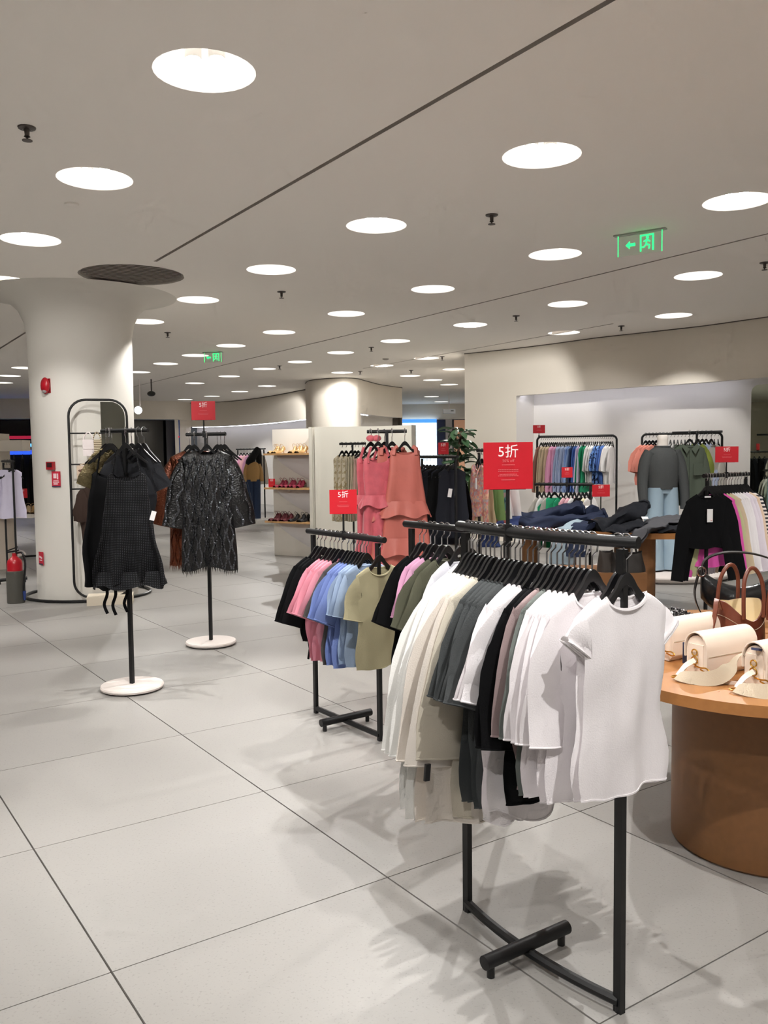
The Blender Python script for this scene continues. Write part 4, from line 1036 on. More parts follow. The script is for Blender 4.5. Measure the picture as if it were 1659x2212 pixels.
heap('jeans', 'dark navy jeans lying along the table front', DNM, [(.2, .0, .12), (-.05, -.08, .08), (-.3, -.16, .06), (-.6, -.22, .05)], .13, .055, 3, waist=1)
heap('jeans', 'folded dark jeans at the middle back of the table', DNM, [(.1, .18, .14), (-.1, .12, .1), (-.3, .1, .06)], .12, .06, 8)
heap('jeans', 'pale blue jeans hanging down the table front', DNL, [(.08, -.2, .05), (-.02, -.38, .04), (-.06, -.46, .01), (-.07, -.48, -.12), (-.08, -.485, -.34)], .1, .02, 4)
heap('jeans', 'indigo jeans with brown label hanging over the front edge', DNM, [(.28, -.16, .08), (.14, -.34, .06), (.08, -.46, .02), (.07, -.49, -.1), (.06, -.495, -.24)], .11, .03, 5)
heap('jeans', 'black jeans bunched up near the red sign', DNB, [(.62, .02, .24), (.48, -.12, .14), (.3, -.26, .08), (.2, -.38, .04)], .12, .06, 6, waist=1)
heap('jeans', 'black jeans hanging over the right of the table front', DNB, [(.6, -.2, .06), (.48, -.4, .04), (.44, -.46, .01), (.42, -.485, -.1)], .12, .03, 7)
heap('sweatpants', 'washed grey trousers spread at the right end of the table', DNG, [(1.0, .12, .1), (.85, -.05, .1), (.72, -.25, .06), (.64, -.4, .02), (.6, -.455, -.08)], .16, .035, 9, cat='trousers')
heap('sweatpants', 'black trousers under the grey ones at the table end', DNB, [(1.02, .1, .03), (.86, -.1, .03), (.72, -.3, .03)], .18, .03, 10, cat='trousers')
t = thing('leather_label', 'brown leather label on the indigo jeans', 'label', tuple(jpt(.21, -.31, TZ+.105)))
o = B().box((0, 0, 0), (.05, .09, .006), rz=.4, ry=.2).build('patch', M('label_brown', (104, 76, 62), .7), t, bevel=.002)
for i, (x, y, z) in enumerate(((.34, .06, .11), (.66, -.2, .13), (-.02, .2, .2))):
    o = tag(B().box((0, 0, 0), (.06, .04, .004), rx=.5).build('price_tag', TAGW, bevel=.001), 'white paper tag sticking out of the jeans heap, %s' % ('middle', 'right', 'left')[i], 'tag', 'tags on the jeans table'); o.location = jpt(x, y, TZ+z)
t = sign('red sale sign on a thin stand behind the jeans table', (2.27, 9.1, .78), 0, w=.185, h=.125, stem=.29, sleeve=False)
# wooden box and the black bag
t = thing('display_plinth', 'brown wooden box before the jeans table holding a black bag', 'plinth', (1.74, 6.95, 0), -.1)
B().box((0, 0, .297), (.62, .5, .594)).build('body', WOODD, t, bevel=.02, seg=3)
def soft_bag(name, label, loc, rz, w_, d_, h_, mat, handles=2, seed=0):
    t = thing(name, label, 'bag', loc, rz); r_ = random.Random(seed); ph = r_.uniform(0, 6); rows = []
    for k in range(9):
        q = k/8; row = []
        W = w_/2*(1-.12*q+.03*math.sin(q*6+ph)); D = d_/2*(1-.55*q)
        for j in range(25):
            f = 2*PI*j/24; e = 1+.05*math.sin(4*f+q*5+ph)
            cx = math.copysign(abs(math.cos(f))**.55, math.cos(f)); cy = math.copysign(abs(math.sin(f))**.7, math.sin(f))
            row.append((W*cx*e, D*cy*e, h_*q*(1-.12*q*(1-abs(cx)**3))))
        rows.append(row)
    b = B().grid(rows); b.add(rows[0][:24], [tuple(range(24))]); b.build('body', mat, t, merge=.0005, ang=60)
    for s_ in range(handles):
        y = d_*(.12 if s_ else -.12)
        B().tube(smooth_path([(-w_*.25, y, h_*.8), (-w_*.2, y*1.5, h_*1.15), (0, y*2, h_*1.3), (w_*.2, y*1.5, h_*1.15), (w_*.25, y, h_*.8)], 5), .008, 8).build('handle', mat, t)
    B().tube([(-w_*.35, 0, h_*.93), (w_*.35, 0, h_*.93)], .004, 6).build('zip', M('zip_grey', (90, 90, 92), .3, .8), t)
    return t
soft_bag('hand_bag', 'soft black handbag standing on the wooden box', (1.9, 6.78, .594), .15, .27, .16, .16, fab((44, 40, 38), rough=.5), 1, 3)
soft_bag('hand_bag', 'dark grey pouch beside the black handbag', (1.74, 6.8, .594), .3, .13, .12, .17, fab((60, 54, 50), rough=.5), 0, 4)

# ================================================================== MANNEQUIN AND DISC
t = thing('display_disc', 'low round pale stone platform under the mannequin', 'platform', (3.42, 10.72, 0))
B().lathe([(.001, .0), (.78, .0), (.82, .03), (.85, .06), (.85, .075), (.82, .095), (.001, .1)], 64).build('slab', STONE, t)
t = thing('mannequin', 'headless white mannequin in charcoal sweater and wide pale jeans', 'mannequin', (3.33, 10.42, .1), .15)
SW = fab((74, 76, 76), bscale=180, bump=.25); DP = fab((150, 170, 184))
def loft(name, secs, mat, parent, n=24, cap=False):
    rows = []
    for cx, cy, z, rx, ry in secs:
        rows.append([(cx+rx*math.cos(2*PI*j/n), cy+ry*math.sin(2*PI*j/n), z) for j in range(n+1)])
    b = B().grid(rows)
    if cap: b.add(rows[-1][:n], [tuple(range(n))])
    return b.build(name, mat, parent, merge=.0004, ang=70)
loft('neck', [(0, 0, 1.42, .09, .075), (0, 0, 1.5, .068, .06), (0, -.005, 1.56, .062, .058), (0, -.01, 1.61, .064, .06), (0, -.012, 1.625, .05, .045)], M('mannequin_white', (224, 216, 208), .5), t, cap=True)
loft('sweater', [(0, 0, .98, .185, .13), (0, 0, 1.02, .19, .135), (0, 0, 1.15, .195, .14), (0, 0, 1.28, .205, .14), (0, 0, 1.38, .2, .125), (0, 0, 1.44, .16, .1), (0, 0, 1.475, .105, .08), (0, -.005, 1.485, .095, .074)], SW, t)
B().tube([(.093*math.cos(2*PI*k/24), -.005+.074*math.sin(2*PI*k/24), 1.487) for k in range(24)], .009, 6, closed=True).build('neckband', SW, t)
for sx in (-1, 1):
    P = smooth_path([(sx*.15, 0, 1.41), (sx*.215, .0, 1.3), (sx*.255, -.02, 1.1), (sx*.265, -.05, .92), (sx*.255, -.07, .74)], 5)
    B().tube(P, [.08-.032*i/(len(P)-1) for i in range(len(P))], 14).build('sleeve', SW, t, ang=70)
    loft('trouser_leg', [(sx*.085, 0, 1.0, .1, .12), (sx*.095, 0, .8, .105, .12), (sx*.105, 0, .5, .11, .12), (sx*.115, 0, .25, .125, .13), (sx*.12, -.01, .02, .14, .14)], DP, t)
    B().lathe([(.012, 0), (.012, .1)], 8, (sx*.12, 0, 0)).build('foot_rod', BLACK, t)
loft('waist', [(0, 0, .93, .165, .11), (0, 0, .97, .175, .118), (0, 0, 1.03, .172, .115)], DP, t)

# ================================================================== CARDIGAN RACK
RA = rack('clothes_rack', 'black rail at the right edge carrying the black cardigan', (3.06, 7.36), (2.60, 7.0), 1.33, over=.05)
LGR = fab((196, 196, 150)); PINK = fab((226, 92, 176)); LV = fab((226, 216, 226)); STR = fab((232, 222, 214), pattern='hstripe', rgb2=(60, 60, 64), pscale=.03)
for k, (x, kind, m, d) in enumerate([(.30, 'cardi', BLK, 'cropped black cardigan facing forward'), (.26, 'cardi', BLK, 'cropped black cardigan'), (.225, 'cardi', BLK, 'cropped black cardigan'), (.18, 'long', PINK, 'hot pink long sleeve top'), (.13, 'long', LGR, 'pale lime long sleeve top'), (.09, 'long', fab((210, 190, 160)), 'tan long sleeve top'), (.05, 'long', W1, 'white long sleeve top'), (.01, 'long', W1, 'white long sleeve top'), (-.03, 'long', W1, 'white long sleeve top'), (-.07, 'long', W1, 'white long sleeve top'), (-.12, 'long', LV, 'pale lilac long sleeve top'), (-.16, 'long', LV, 'pale lilac long sleeve top'), (-.21, 'long', fab((222, 196, 172)), 'beige long sleeve top'), (-.26, 'long', STR, 'striped long sleeve top'), (-.3, 'long', BLK, 'black long sleeve top')]):
    g = hang(RA, x, kind, m, 'cardigan' if kind == 'cardi' else 'knit_top', d, k, 'the cardigan rail from its near end', cat='cardigan' if kind == 'cardi' else 'top', seed=k % 3, jit=.12-RA['rz']-PI/2+(0 if k == 0 else random.uniform(-.08, .08)), scale=1.06, group='tops on the cardigan rail')
    if k == 0:
        B().box((0, -.022, -.158), (.05, .002, .012)).build('neck_label', TAGW, g)
        ptg = B().box((.015, -.03, -.30), (.045, .003, .1)).build('price_tag', TAGW, g, bevel=.003)
        B().lathe([(.006, 0), (.006, .002)], 12, (.025, -.033, -.335), cap0=True, cap1=True).build('red_dot', M('dot_red', (220, 50, 50), .5), ptg)
sign('red sale sign standing on the cardigan rail', (2.82, 7.17, 1.33), 0, w=.19, h=.13, stem=.11)

# ================================================================== MIRROR ON THE RIGHT
t = thing('wall_mirror', 'tall mirror with rounded top corner at the right picture edge', 'mirror', (4.93, 11.72, 0), -.74)
w_, h_, rr = 1.1, 2.4, .1; P = [(0, .05), (w_, .05), (w_, h_)]
for k in range(7): a = math.radians(90+90*k/6); P.append((rr+rr*math.cos(a), h_-rr+rr*math.sin(a)))
n = len(P); b = B(); b.add([(x, 0, z) for x, z in P]+[(x, .03, z) for x, z in P], [tuple(range(n)), tuple(range(2*n-1, n-1, -1))]+[(i, (i+1) % n, n+(i+1) % n, n+i) for i in range(n)])
b.build('mirror_pane', M('green_mirror', (214, 222, 206), .015, 1), t, smooth=False)

# ================================================================== BAG TABLE
TBZ = .70; c1 = Vector((1.42, 3.32)); c2 = Vector((1.62, 3.96)); tm = (c1+c2)/2; tdv = c2-c1; tr_ = math.atan2(tdv.y, tdv.x)
bt = thing('display_table', 'round-ended wooden table on a drum base holding handbags', 'table', (tm.x, tm.y, 0), tr_)
B().prism(stadium(tdv.length, .565, 24), TBZ-.04, TBZ).build('table_top', WOOD, bt, bevel=.014, seg=3, ang=30)
B().lathe([(.335, 0), (.345, .01), (.345, TBZ-.05)], 64, (-tdv.length/2+.04, -.05, 0), cap0=True).build('drum_base', WOODD, bt)
B().lathe([(.335, 0), (.345, .01), (.345, TBZ-.05)], 64, (tdv.length/2, -.08, 0), cap0=True).build('drum_base', WOODD, bt)
def ribbon(path, wid, th, updir, n=6):
    P = smooth_path(path, n); b = B(); rows = []
    ups = updir if isinstance(updir, list) else [updir]*2
    for i, p in enumerate(P):
        q = i/(len(P)-1); k = q*(len(ups)-1); k0 = min(int(k), len(ups)-2); u_ = Vector(ups[k0]).lerp(Vector(ups[k0+1]), k-k0).normalized()
        T = (P[min(i+1, len(P)-1)]-P[max(i-1, 0)]).normalized(); N_ = T.cross(u_).normalized(); W_ = N_.cross(T).normalized()
        rows.append([p+W_*wid/2+N_*th/2, p-W_*wid/2+N_*th/2, p-W_*wid/2-N_*th/2, p+W_*wid/2-N_*th/2, p+W_*wid/2+N_*th/2])
    b.grid(rows); b.add(rows[0][:4], [(0, 1, 2, 3)]); b.add(rows[-1][:4], [(0, 1, 2, 3)]); return b
def cream_bag(label, loc, rz, strap, tagx):
    """long axis = local X; the near gusset is at -X"""
    t = thing('shoulder_bag', label, 'bag', loc, rz, 'cream bags on the bag table')
    L_, D, H = .265, .09, .148
    prof = []
    for k in range(9): a = PI*k/8; prof.append((D/2*math.cos(a), H-.045+.05*math.sin(a)))
    prof += [(-D/2, .02), (-D/2+.02, 0), (D/2-.02, 0), (D/2, .02)]
    n = len(prof); b = B()
    b.add([(-L_/2, y, z) for y, z in prof]+[(L_/2, y, z) for y, z in prof], [tuple(range(n)), tuple(range(2*n-1, n-1, -1))]+[(i, (i+1) % n, n+(i+1) % n, n+i) for i in range(n)])
    body = b.build('body', CREAM, t, bevel=.004, seg=2, ang=30)
    # flap over the top, standing a little proud, with an open dark end
    fp = [(D/2+.006, H*.5)]
    for k in range(11): a = PI*k/10; fp.append(((D/2+.007)*math.cos(a), H-.04+.06*math.sin(a)))
    fp += [(-D/2-.008, H*.35), (-D/2-.006, H*.18)]
    b = B(); rows = [[(x, y, z) for y, z in fp] for x in (-L_/2-.008, -L_/4, L_/4, L_/2+.008)]; b.grid(rows)
    rows2 = [[(x, y*.94, z-.004) for y, z in fp] for x in (-L_/2-.008, L_/2+.008)]; b.grid(rows2)
    b.grid([rows[0], rows2[0]]); b.grid([rows[-1], rows2[-1]])
    flap = b.build('flap', CREAM, t, ang=50)
    B().tube([(-L_/2, -D/2-.010, H*.55), (L_/2, -D/2-.010, H*.55)], .0014, 5).build('seam', CREAM2, flap)
    B().box((-L_/2-.002, 0, H*.42), (.006, D*.72, H*.8)).build('gusset', CREAM, t, bevel=.003)
    for z, r_ in ((H*.62, .012), (H*.42, .014)):
        B().tube([(-L_/2-.012, r_*math.cos(2*PI*k/16), z+r_*math.sin(2*PI*k/16)) for k in range(16)], .0026, 6, closed=True).build('ring', GOLD, t)
    B().tube(smooth_path([(-L_/2-.014, -.004, H*.3), (-L_/2-.016, -.03, H*.28), (-L_/2-.016, -.055, H*.3), (-L_/2-.016, -.07, H*.25), (-L_/2-.016, -.055, H*.2), (-L_/2-.016, -.03, H*.24)], 4), .003, 6).build('clasp', GOLD, t)
    if tagx: B().box(tagx[0], tagx[1], ry=tagx[2], rz=tagx[3]).build('swing_tag', NAVYT, t, bevel=.002)
    if strap:
        G_ = Vector((-L_/2, 0, 0))
        def vp(r, q, z): return G_+Vector((.623, -.783, 0))*r+Vector((-.783, -.623, 0))*q+Vector((0, 0, z))
        ribbon([(-L_/2-.016, -.004, H*.44), vp(-.035, .045, .05), vp(-.062, .068, .016)], .018, .005, (.5, .3, .6)).build('strap_tab', CREAM, t, ang=60)
        rc = vp(-.07, .074, .012)
        B().tube([(rc.x+.013*math.cos(2*PI*k/14), rc.y+.013*math.sin(2*PI*k/14), rc.z) for k in range(14)], .0028, 6, closed=True).build('buckle', GOLD, t)
        wu = Vector((.783, .623, 0))
        ribbon([vp(-.062, .08, .02), vp(-.02, .1, .02), vp(.04, .108, .022), vp(.085, .095, .034), (vp(.115, .07, .06)), vp(.135, .055, .092), vp(.16, .055, .106), vp(.19, .065, .088), vp(.205, .08, .05)], .056, .0025, [wu+Vector((0, 0, .35)), wu*.7+Vector((0, 0, .7)), wu*.5+Vector((0, 0, .9)), wu*.6+Vector((0, 0, .6)), wu, wu+Vector((0, 0, -.2)), wu], 5).build('strap', CREAM2, t, ang=60)
        ribbon([vp(-.045, .06, .02), vp(-.0, .05, .012), vp(.05, .07, .008), vp(.13, .075, .006), vp(.2, .06, .006)], .014, .004, (0, 0, 1)).build('strap_end', CREAM, t, ang=60)
    return t
BAGR = .52
cream_bag('cream shoulder bag at the back, its strap end hidden by the white tops', (1.225, 3.50, TBZ), BAGR, False, ((-.125, -.015, .135), (.07, .02, .008), .5, .4))
cream_bag('middle cream shoulder bag with wide strap curling over the table edge', (1.262, 3.235, TBZ), BAGR, True, ((-.11, .07, .075), (.03, .004, .08), 0, 0))
cream_bag('cream shoulder bag at the right picture edge with navy tag on top', (1.405, 3.06, TBZ), BAGR, True, ((-.13, -.01, .14), (.08, .025, .008), .25, .3))
def tote(label, loc, rz, s_=1):
    t = thing('bucket_tote', label, 'bag', loc, rz, 'brown totes on the bag table')
    def rim(f): return .165-.058*max(0, -math.sin(f))**2+.012*abs(math.cos(f))
    n = 40; rows = []
    for k in range(8):
        q = k/7; rows.append([((.095-.012*q)*math.cos(2*PI*j/n)*(1+.05*math.sin(PI*q)), (.075-.01*q)*math.sin(2*PI*j/n), rim(2*PI*j/n)*q) for j in range(n+1)])
    b = B().grid(rows); b.add(rows[0][:n], [tuple(range(n))]); body = b.build('body', BROWNL, t, merge=.0004, ang=50)
    rin = [[(x*.95, y*.93, z+.0005) for x, y, z in r_] for r_ in rows[2:]]; b = B().grid(rin); b.add(rin[0][:n], [tuple(range(n))]); b.build('lining', LINING, t, merge=.0004, ang=60)
    B().grid([rows[-1], rin[-1]]).build('rim', BROWNL, t)
    B().tube([(p[0]*1.01, p[1]*1.01, p[2]) for p in rows[5][:n]], .0012, 4, closed=True).build('stitching', CREAM2, body)
    for sg in (-1, 1):
        P = [(-.045, sg*.066, .12), (-.047, sg*.066, .18), (-.04, sg*.06, .25), (-.02, sg*.055, .29), (.0, sg*.054, .3), (.02, sg*.055, .29), (.04, sg*.06, .25), (.047, sg*.066, .18), (.045, sg*.066, .12)]
        B().tube(smooth_path(P, 4), .0075, 8).build('handle', BROWNL, t)
    ribbon([(-.09, 0, .15), (-.125, -.02, .19), (-.16, -.05, .14), (-.19, -.06, .06), (-.2, -.06, .01)], .018, .004, (0, 1, .2)).build('shoulder_strap', BROWNL, t)
    t.scale = (s_,)*3
    return t
tote('brown leather bucket tote with cream lining and two upright handles', (1.50, 3.64, TBZ), .35, 1.15)
tote('second brown leather bucket tote, cut by the right picture edge', (1.665, 3.53, TBZ), .55, 1.1)
# large black shoulder bag
t = thing('shoulder_bag', 'slouchy black leather shoulder bag with buckled strap behind the totes', 'bag', (1.74, 4.22, TBZ), -.1)
rows = []
for k in range(15):
    q = -1+2*k/14; x = q*.19; topz = .2+.05*q*q-.03*(1-q*q); botz = .02+.09*abs(q)**2.5; row = []
    for j in range(17):
        f = 2*PI*j/16; row.append((x, .055*math.cos(f)*(1-.75*abs(q)**3)*(1+.1*math.sin(k+j)), (topz+botz)/2+(topz-botz)/2*math.sin(f)))
    rows.append(row)
b = B().grid(rows); b.add(rows[0][:16], [tuple(range(16))]); b.add(rows[-1][:16], [tuple(range(16))]); b.build('body', BLKL, t, merge=.0004, ang=70)
ribbon([(-.19, 0, .22), (-.17, 0, .3), (-.08, .0, .335), (.05, 0, .33), (.16, 0, .29), (.2, 0, .22)], .03, .006, (0, 1, .1)).build('strap', BLKL, t)
ribbon([(-.2, -.01, .25), (-.225, -.02, .14), (-.2, -.03, .05), (-.15, -.04, .0)], .026, .005, (0, 1, .2)).build('strap_end', BLKL, t)
B().tube([(-.195+.02*math.cos(2*PI*k/14), -.03, .245+.024*math.sin(2*PI*k/14)) for k in range(14)], .004, 6, closed=True).build('buckle', CHROME, t)
# studded shiny black bags lying flat
PAT = M('patent_black', (14, 14, 16), .12, coat=.6, bump=.5, bscale=30)
for i, (x, y, a, lab) in enumerate(((1.36, 4.12, .3, 'flat black studded patent bag, left of two'), (1.53, 4.0, -.3, 'crumpled shiny black bag with studs before the black shoulder bag'))):
    t = thing('studded_bag', lab, 'bag', (x, y, TBZ), a)
    b = B(); rows = []
    for k in range(13):
        v = k/12; rows.append([((j/12-.5)*.27, (v-.5)*.2, .012+.065*(math.sin(PI*j/12)*math.sin(PI*v))**.5+.008*math.sin(j*1.7+k*1.3+i)) for j in range(13)])
    b.grid(rows); b.grid([[(p[0], p[1], .002) for p in r_] for r_ in rows]); b.add([p for p in rows[0]]+[(p[0], p[1], .002) for p in rows[0]], [tuple(list(range(13))+list(range(25, 12, -1)))])
    for r_ in ([q_[0] for q_ in rows], [q_[-1] for q_ in rows], rows[-1]): b.grid([r_, [(p[0], p[1], .002) for p in r_]])
    body = b.build('body', PAT, t, merge=.0003, ang=60)
    st = B()
    for k in range(1, 12):
        for j in range(1, 12):
            if (k+j) % 2 == 0 or i == 0:
                p = rows[k][j]; st.ball((p[0], p[1], p[2]+.001), .0055, 6, 4)
    tag(st.build('studs', CHROME, body), kind='stuff')
    ribbon([(-.13, 0, .03), (-.16, .05, .02), (-.1, .11, .012), (.05, .12, .012)], .02, .004, (0, .1, 1)).build('strap', PAT, t)

# ================================================================== LEFT BACKGROUND
t = thing('white_table', 'white display table with round leg at the far left', 'table', (-5.35, 12.2, 0))
B().box((0, 0, .745), (1.1, .7, .05)).build('table_top', M('table_white', (236, 230, 224), .4), t, bevel=.015)
B().lathe([(.3, 0), (.28, .72)], 32, (-.15, 0, 0)).build('leg', M('leg_beige', (216, 204, 190), .6), t)
SLP = M('beige_leather', (206, 186, 150), .5)
for i in range(6):
    o = inst('flat_shoe', SHOE, SLP if i % 2 else GSH, None, (-5.2+.085*i, 12.05+.03*(i % 2), .77), -PI/2+.3); tag(o, 'beige flat shoe on the white table, %s from left' % ORD[i], 'shoe', 'shoes on the white table')
sign('small red sale sign standing on the white table', (-5.02, 12.1, .97), .1, w=.13, h=.13, stem=.02, sleeve=False)
B_ = thing('sign_post', 'thin dark post carrying the sale sign on the white table', 'post', (-5.02, 12.1, .77)); B().tube([(0, 0, 0), (0, 0, .2)], .01, 8).build('post', BLACK, B_)
RL_ = rack('clothes_rack', 'dark rail of black clothes at the far left', (-6.1, 13.0), (-5.0, 13.6), 1.68, over=.04)
for k in range(10):
    hang(RL_, -.55+k*.12, 'shirt', BLK if k != 8 else WHT, 'coat', ('black' if k != 8 else 'white')+' jacket', k, 'the far left rail', cat='jacket', far=True, seed=k % 3, scale=1.05, group='jackets on the far left rail')
RM_ = rack('clothes_rack', 'slim black rail with lilac tops at the left picture edge', (-4.75, 10.9), (-4.42, 10.4), 1.5, over=.04)
for k in range(5):
    hang(RM_, -.22+k*.11, 'sack' if k else 'sack', fab((206, 200, 220)) if k else fab((52, 34, 38)), 'lilac_top', ('lilac' if k else 'dark plum')+' top', k, 'the rail at the left edge', cat='top', lod=1, seed=k % 3, scale=.72, group='tops on the left edge rail')
t = thing('shelf_tower', 'off-white boxy shelf tower at the left picture edge', 'shelf unit', (-5.75, 12.9, 0))
B().box((-.1, 0, .95), (.5, .4, 1.9)).build('body', M('tower_white', (214, 206, 194), .6), t, bevel=.02); B().box((.3, .0, 1.72), (.36, .3, .16)).build('arm', M('tower_white', (214, 206, 194), .6), t, bevel=.02)
t = thing('display_disc', 'low white disc platform at the far left floor', 'platform', (-6.3, 13.2, 0)); B().lathe([(.001, 0), (.75, 0), (.78, .05), (.75, .09), (.001, .09)], 48).build('slab', STONE, t)

# rack behind the sequin dress and a mannequin in a tan jacket
RB = rack('clothes_rack', 'distant rail of pink clothes in the back niche', (-3.45, 20.7), (-2.75, 20.1), 1.69, over=.05)
for k, (m, d) in enumerate([(WHT, 'white'), (PK3, 'pink'), (fab((236, 200, 200)), 'blush'), (PK3, 'pink'), (NV2, 'navy'), (BLK, 'black'), (GRY, 'grey')]):
    hang(RB, -.35+k*.11, 'shirt', m, 'shirt', d+' shirt', k, 'the distant pink rail', far=True, seed=k % 3, group='shirts on the distant pink rail')
t = thing('mannequin', 'distant mannequin in tan jacket, black fur and dark jeans', 'mannequin', (-2.93, 19.6, .1), .2)
FUR = fab((22, 22, 24), bump=.9, bscale=60); TJ = fab((176, 140, 92)); DJ = fab((44, 58, 84))
loft('jacket', [(0, 0, .86, .14, .12), (0, 0, 1.0, .16, .13), (0, 0, 1.15, .155, .13), (0, 0, 1.26, .12, .1), (0, 0, 1.3, .06, .06)], TJ, t)
for sx in (-1, 1):
    loft('trouser_leg', [(sx*.07, 0, .02, .08, .09), (sx*.07, 0, .5, .085, .095), (sx*.06, 0, .9, .1, .11)], DJ, t, n=14)
    B().tube(smooth_path([(sx*.12, 0, 1.24), (sx*.17, 0, 1.08), (sx*.18, -.03, .86)], 4), .05, 10).build('sleeve', TJ, t, ang=70)
B().tube(smooth_path([(-.1, .02, 1.22), (-.03, 0, 1.36), (.06, .02, 1.5), (.12, .06, 1.56), (.14, .1, 1.3), (.15, .1, .9)], 4), [.07, .09, .1, .1, .095, .09, .085, .08, .08, .075, .075, .07, .07, .07, .07, .07, .065, .065, .06, .06, .05], 10).build('fur_stole', FUR, t, ang=70)

t = thing('display_plinth', 'low bright white plinth under the distant mannequin', 'plinth', (-2.93, 19.7, 0)); B().box((0, .1, .05), (1.3, .9, .1)).build('slab', M('plinth_white', (236, 234, 230), .5), t, bevel=.01)
# ================================================================== CEILING SMALL THINGS
SPR = M('sprinkler_metal', (92, 86, 82), .4, .6)
spk = [(-1.887, 4.786), (.826, 6.606), (-1.081, 9.555), (-3.052, 12.547), (1.737, 11.399), (3.375, 12.422), (3.625, 8.366), (-.179, 14.536), (1.092, 16.032), (-.473, 18.683), (.608, 18.608), (-2.027, 17.342)]
SN = ['at the upper left near the biggest light', 'left of the nearest right exit sign', 'below the light right of the vent', 'right of the column', 'above the beige wall left part', 'above the beige wall right part', 'at the right picture edge']
s_me = B().lathe([(.02, 0), (.022, -.006), (.012, -.008), (.01, -.035), (.014, -.04), (.004, -.045), (.004, -.055)], 10).mesh('stem')
d_me = B().lathe([(.001, -.054), (.022, -.054), (.022, -.057), (.001, -.058)], 10).mesh('deflector')
f_me = B().lathe([(.038, 0), (.036, -.006), (.02, -.008)], 14).mesh('rosette')
for i, c in enumerate(spk):
    t = thing('sprinkler', 'small ceiling sprinkler ' + (SN[i] if i < len(SN) else 'far back, %s nearest there' % ORD[i-len(SN)]), 'sprinkler', (c[0], c[1], CEIL), 0, 'ceiling sprinklers')
    inst('rosette', f_me, SPR, t); inst('stem', s_me, SPR, t); inst('deflector', d_me, SPR, t); t.scale = (1.25,)*3
t = tag(B().lathe([(.05, 0), (.048, -.012), (.03, -.02), (.001, -.02)], 18).build('smoke_detector', CEILM), 'pale flat smoke detector beside the left lights', 'detector'); t.location = (-2.151, 6.199, CEIL)
t = tag(B().lathe([(.06, 0), (.058, -.012), (.03, -.022), (.001, -.022)], 18).build('smoke_detector', M('detector_grey', (150, 145, 140), .5)), 'grey smoke detector far back near the middle', 'detector'); t.location = (.063, 16.309, CEIL)
GLOW = M('exit_green', (40, 235, 120), .4, emit=1.5)
GLS = M('exit_acrylic', (190, 235, 205), .1, alpha=.16)
def exit_sign(label, loc, rz, w_=.36, h_=.165):
    t = thing('exit_sign', label, 'exit sign', loc, rz)
    B().box((0, 0, -.006), (w_*1.18, .05, .012)).build('mount', M('exit_mount', (170, 172, 168), .4, .6), t, bevel=.003)
    pn = B().box((0, 0, -.012-h_/2), (w_, .006, h_)).build('acrylic_pane', GLS, t, smooth=False)
    for sx in (-1, 1): B().box((sx*w_/2, 0, -.012-h_/2), (.005, .008, h_)).build('lit_edge', GLOW, t, smooth=False)
    zc = -.012-h_*.5; y = -.006
    b = B(); b.add([(-.115, y, zc), (-.08, y, zc+.032), (-.08, y, zc+.012), (-.035, y, zc+.012), (-.035, y, zc-.012), (-.08, y, zc-.012), (-.08, y, zc-.032)], [(0, 1, 2, 3, 4, 5, 6)]); b.build('arrow', GLOW, pn, smooth=False)
    # running figure in a doorway
    b = B(); x0 = .06
    for (cx, cz, dx, dz) in ((x0-.05, 0, .012, .13), (x0+.05, 0, .012, .13), (x0, .06, .11, .012)): b.box((cx, y, zc+cz), (dx, .002, dz))
    b.build('doorway', GLOW, pn, smooth=False)
    b = B(); b.lathe([(.001, -.001), (.012, -.001), (.012, .001), (.001, .001)], 12)
    fg = B()
    fg.ball((x0+.005, y, zc+.04), .012, 8, 6, (1, .15, 1))
    for (ax, az, bx_, bz) in ((x0, .028, x0-.006, -.01), (x0-.006, -.01, x0+.022, -.022), (x0+.022, -.022, x0+.016, -.05), (x0-.006, -.01, x0-.022, -.032), (x0-.022, -.032, x0-.04, -.034), (x0, .024, x0+.025, .008), (x0, .024, x0-.025, .012)):
        fg.tube([(ax, y, zc+az), (bx_, y, zc+bz)], .0055, 6)
    fg.build('running_figure', GLOW, pn)
    return t
exit_sign('green exit sign with left arrow and running figure, near right', (2.09, 7.16, CEIL), -.62)
exit_sign('small green exit sign far back above the column side', (-2.88, 14.95, CEIL), -.2, .3, .16)
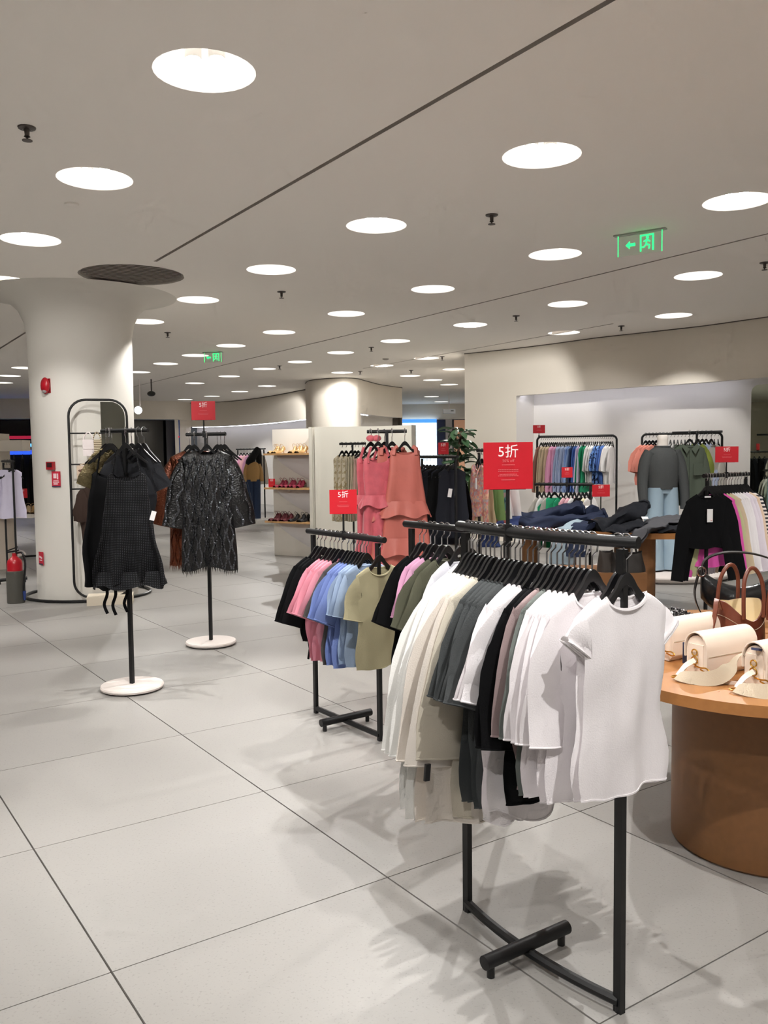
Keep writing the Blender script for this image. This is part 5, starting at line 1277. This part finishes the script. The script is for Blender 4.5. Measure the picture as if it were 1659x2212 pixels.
# security camera, pendant spot, projector
t = thing('security_camera', 'small dark ceiling camera right of the column', 'camera', (-5.27, 20.0, CEIL)); B().tube([(0, 0, 0), (0, 0, -.28)], .015, 8).build('stem', SPR, t); B().ball((0, -.02, -.33), .075, 12, 8, (1.3, 1, .8)).build('head', BLACKP, t)
t = thing('pendant_spot', 'white pendant spotlight just right of the column', 'lamp', (-5.58, 20.0, CEIL)); B().tube([(.04, 0, 0), (.04, 0, -.6)], .012, 8).build('rod', WHITEP, t); B().ball((0, -.02, -.7), .09, 14, 8).build('head', M('pendant_glow', (255, 255, 255), .4, emit=2.5), t)
t = thing('projector', 'white projector hanging from the far ceiling by the screen', 'projector', (1.89, 25, CEIL)); B().tube([(0, 0, 0), (0, 0, -.5)], .012, 8).build('rod', WHITEP, t); B().box((0, 0, -.57), (.34, .3, .12)).build('body', M('projector_white', (220, 224, 230), .5), t, bevel=.02); B().lathe([(.04, 0), (.04, .02)], 14, (.08, -.16, -.57)).build('lens', BLACKP, t)
# plant
t = thing('potted_plant', 'leafy green plant in a dark pot before the beige wall corner', 'plant', (1.26, 14.6, 0))
B().lathe([(.001, 0), (.16, 0), (.22, .5), (.2, .5), (.19, .46), (.001, .46)], 24).build('pot', M('pot_dark', (54, 40, 38), .5), t)
B().tube(smooth_path([(0, 0, .45), (.04, 0, .9), (-.02, 0, 1.4), (.05, 0, 1.9)], 4), .022, 8).build('trunk', M('trunk_brown', (80, 58, 44), .8), t)
LEAF = M('leaf_green', (66, 98, 66), .4, rand=.25); r_ = random.Random(4)
rows = []
for k in range(6):
    q = k/5; w2 = .055*math.sin(PI*min(1, q*.92+.08)); rows.append([(-w2, q*.2, .02-.07*q*q), (0, q*.2, -.07*q*q), (w2, q*.2, .02-.07*q*q)])
leaf_me = B().grid(rows).mesh('leaf', ang=70)
for k in range(95):
    o = inst('leaf', leaf_me, LEAF, t); z = r_.uniform(.95, 1.95); a = r_.uniform(0, 6.28); rad = r_.uniform(.02, .16)
    o.location = (rad*math.cos(a), rad*math.sin(a), z); o.rotation_euler = (r_.uniform(-.5, .6), r_.uniform(-.3, .3), a-PI/2); o.scale = (r_.uniform(.9, 1.4),)*3
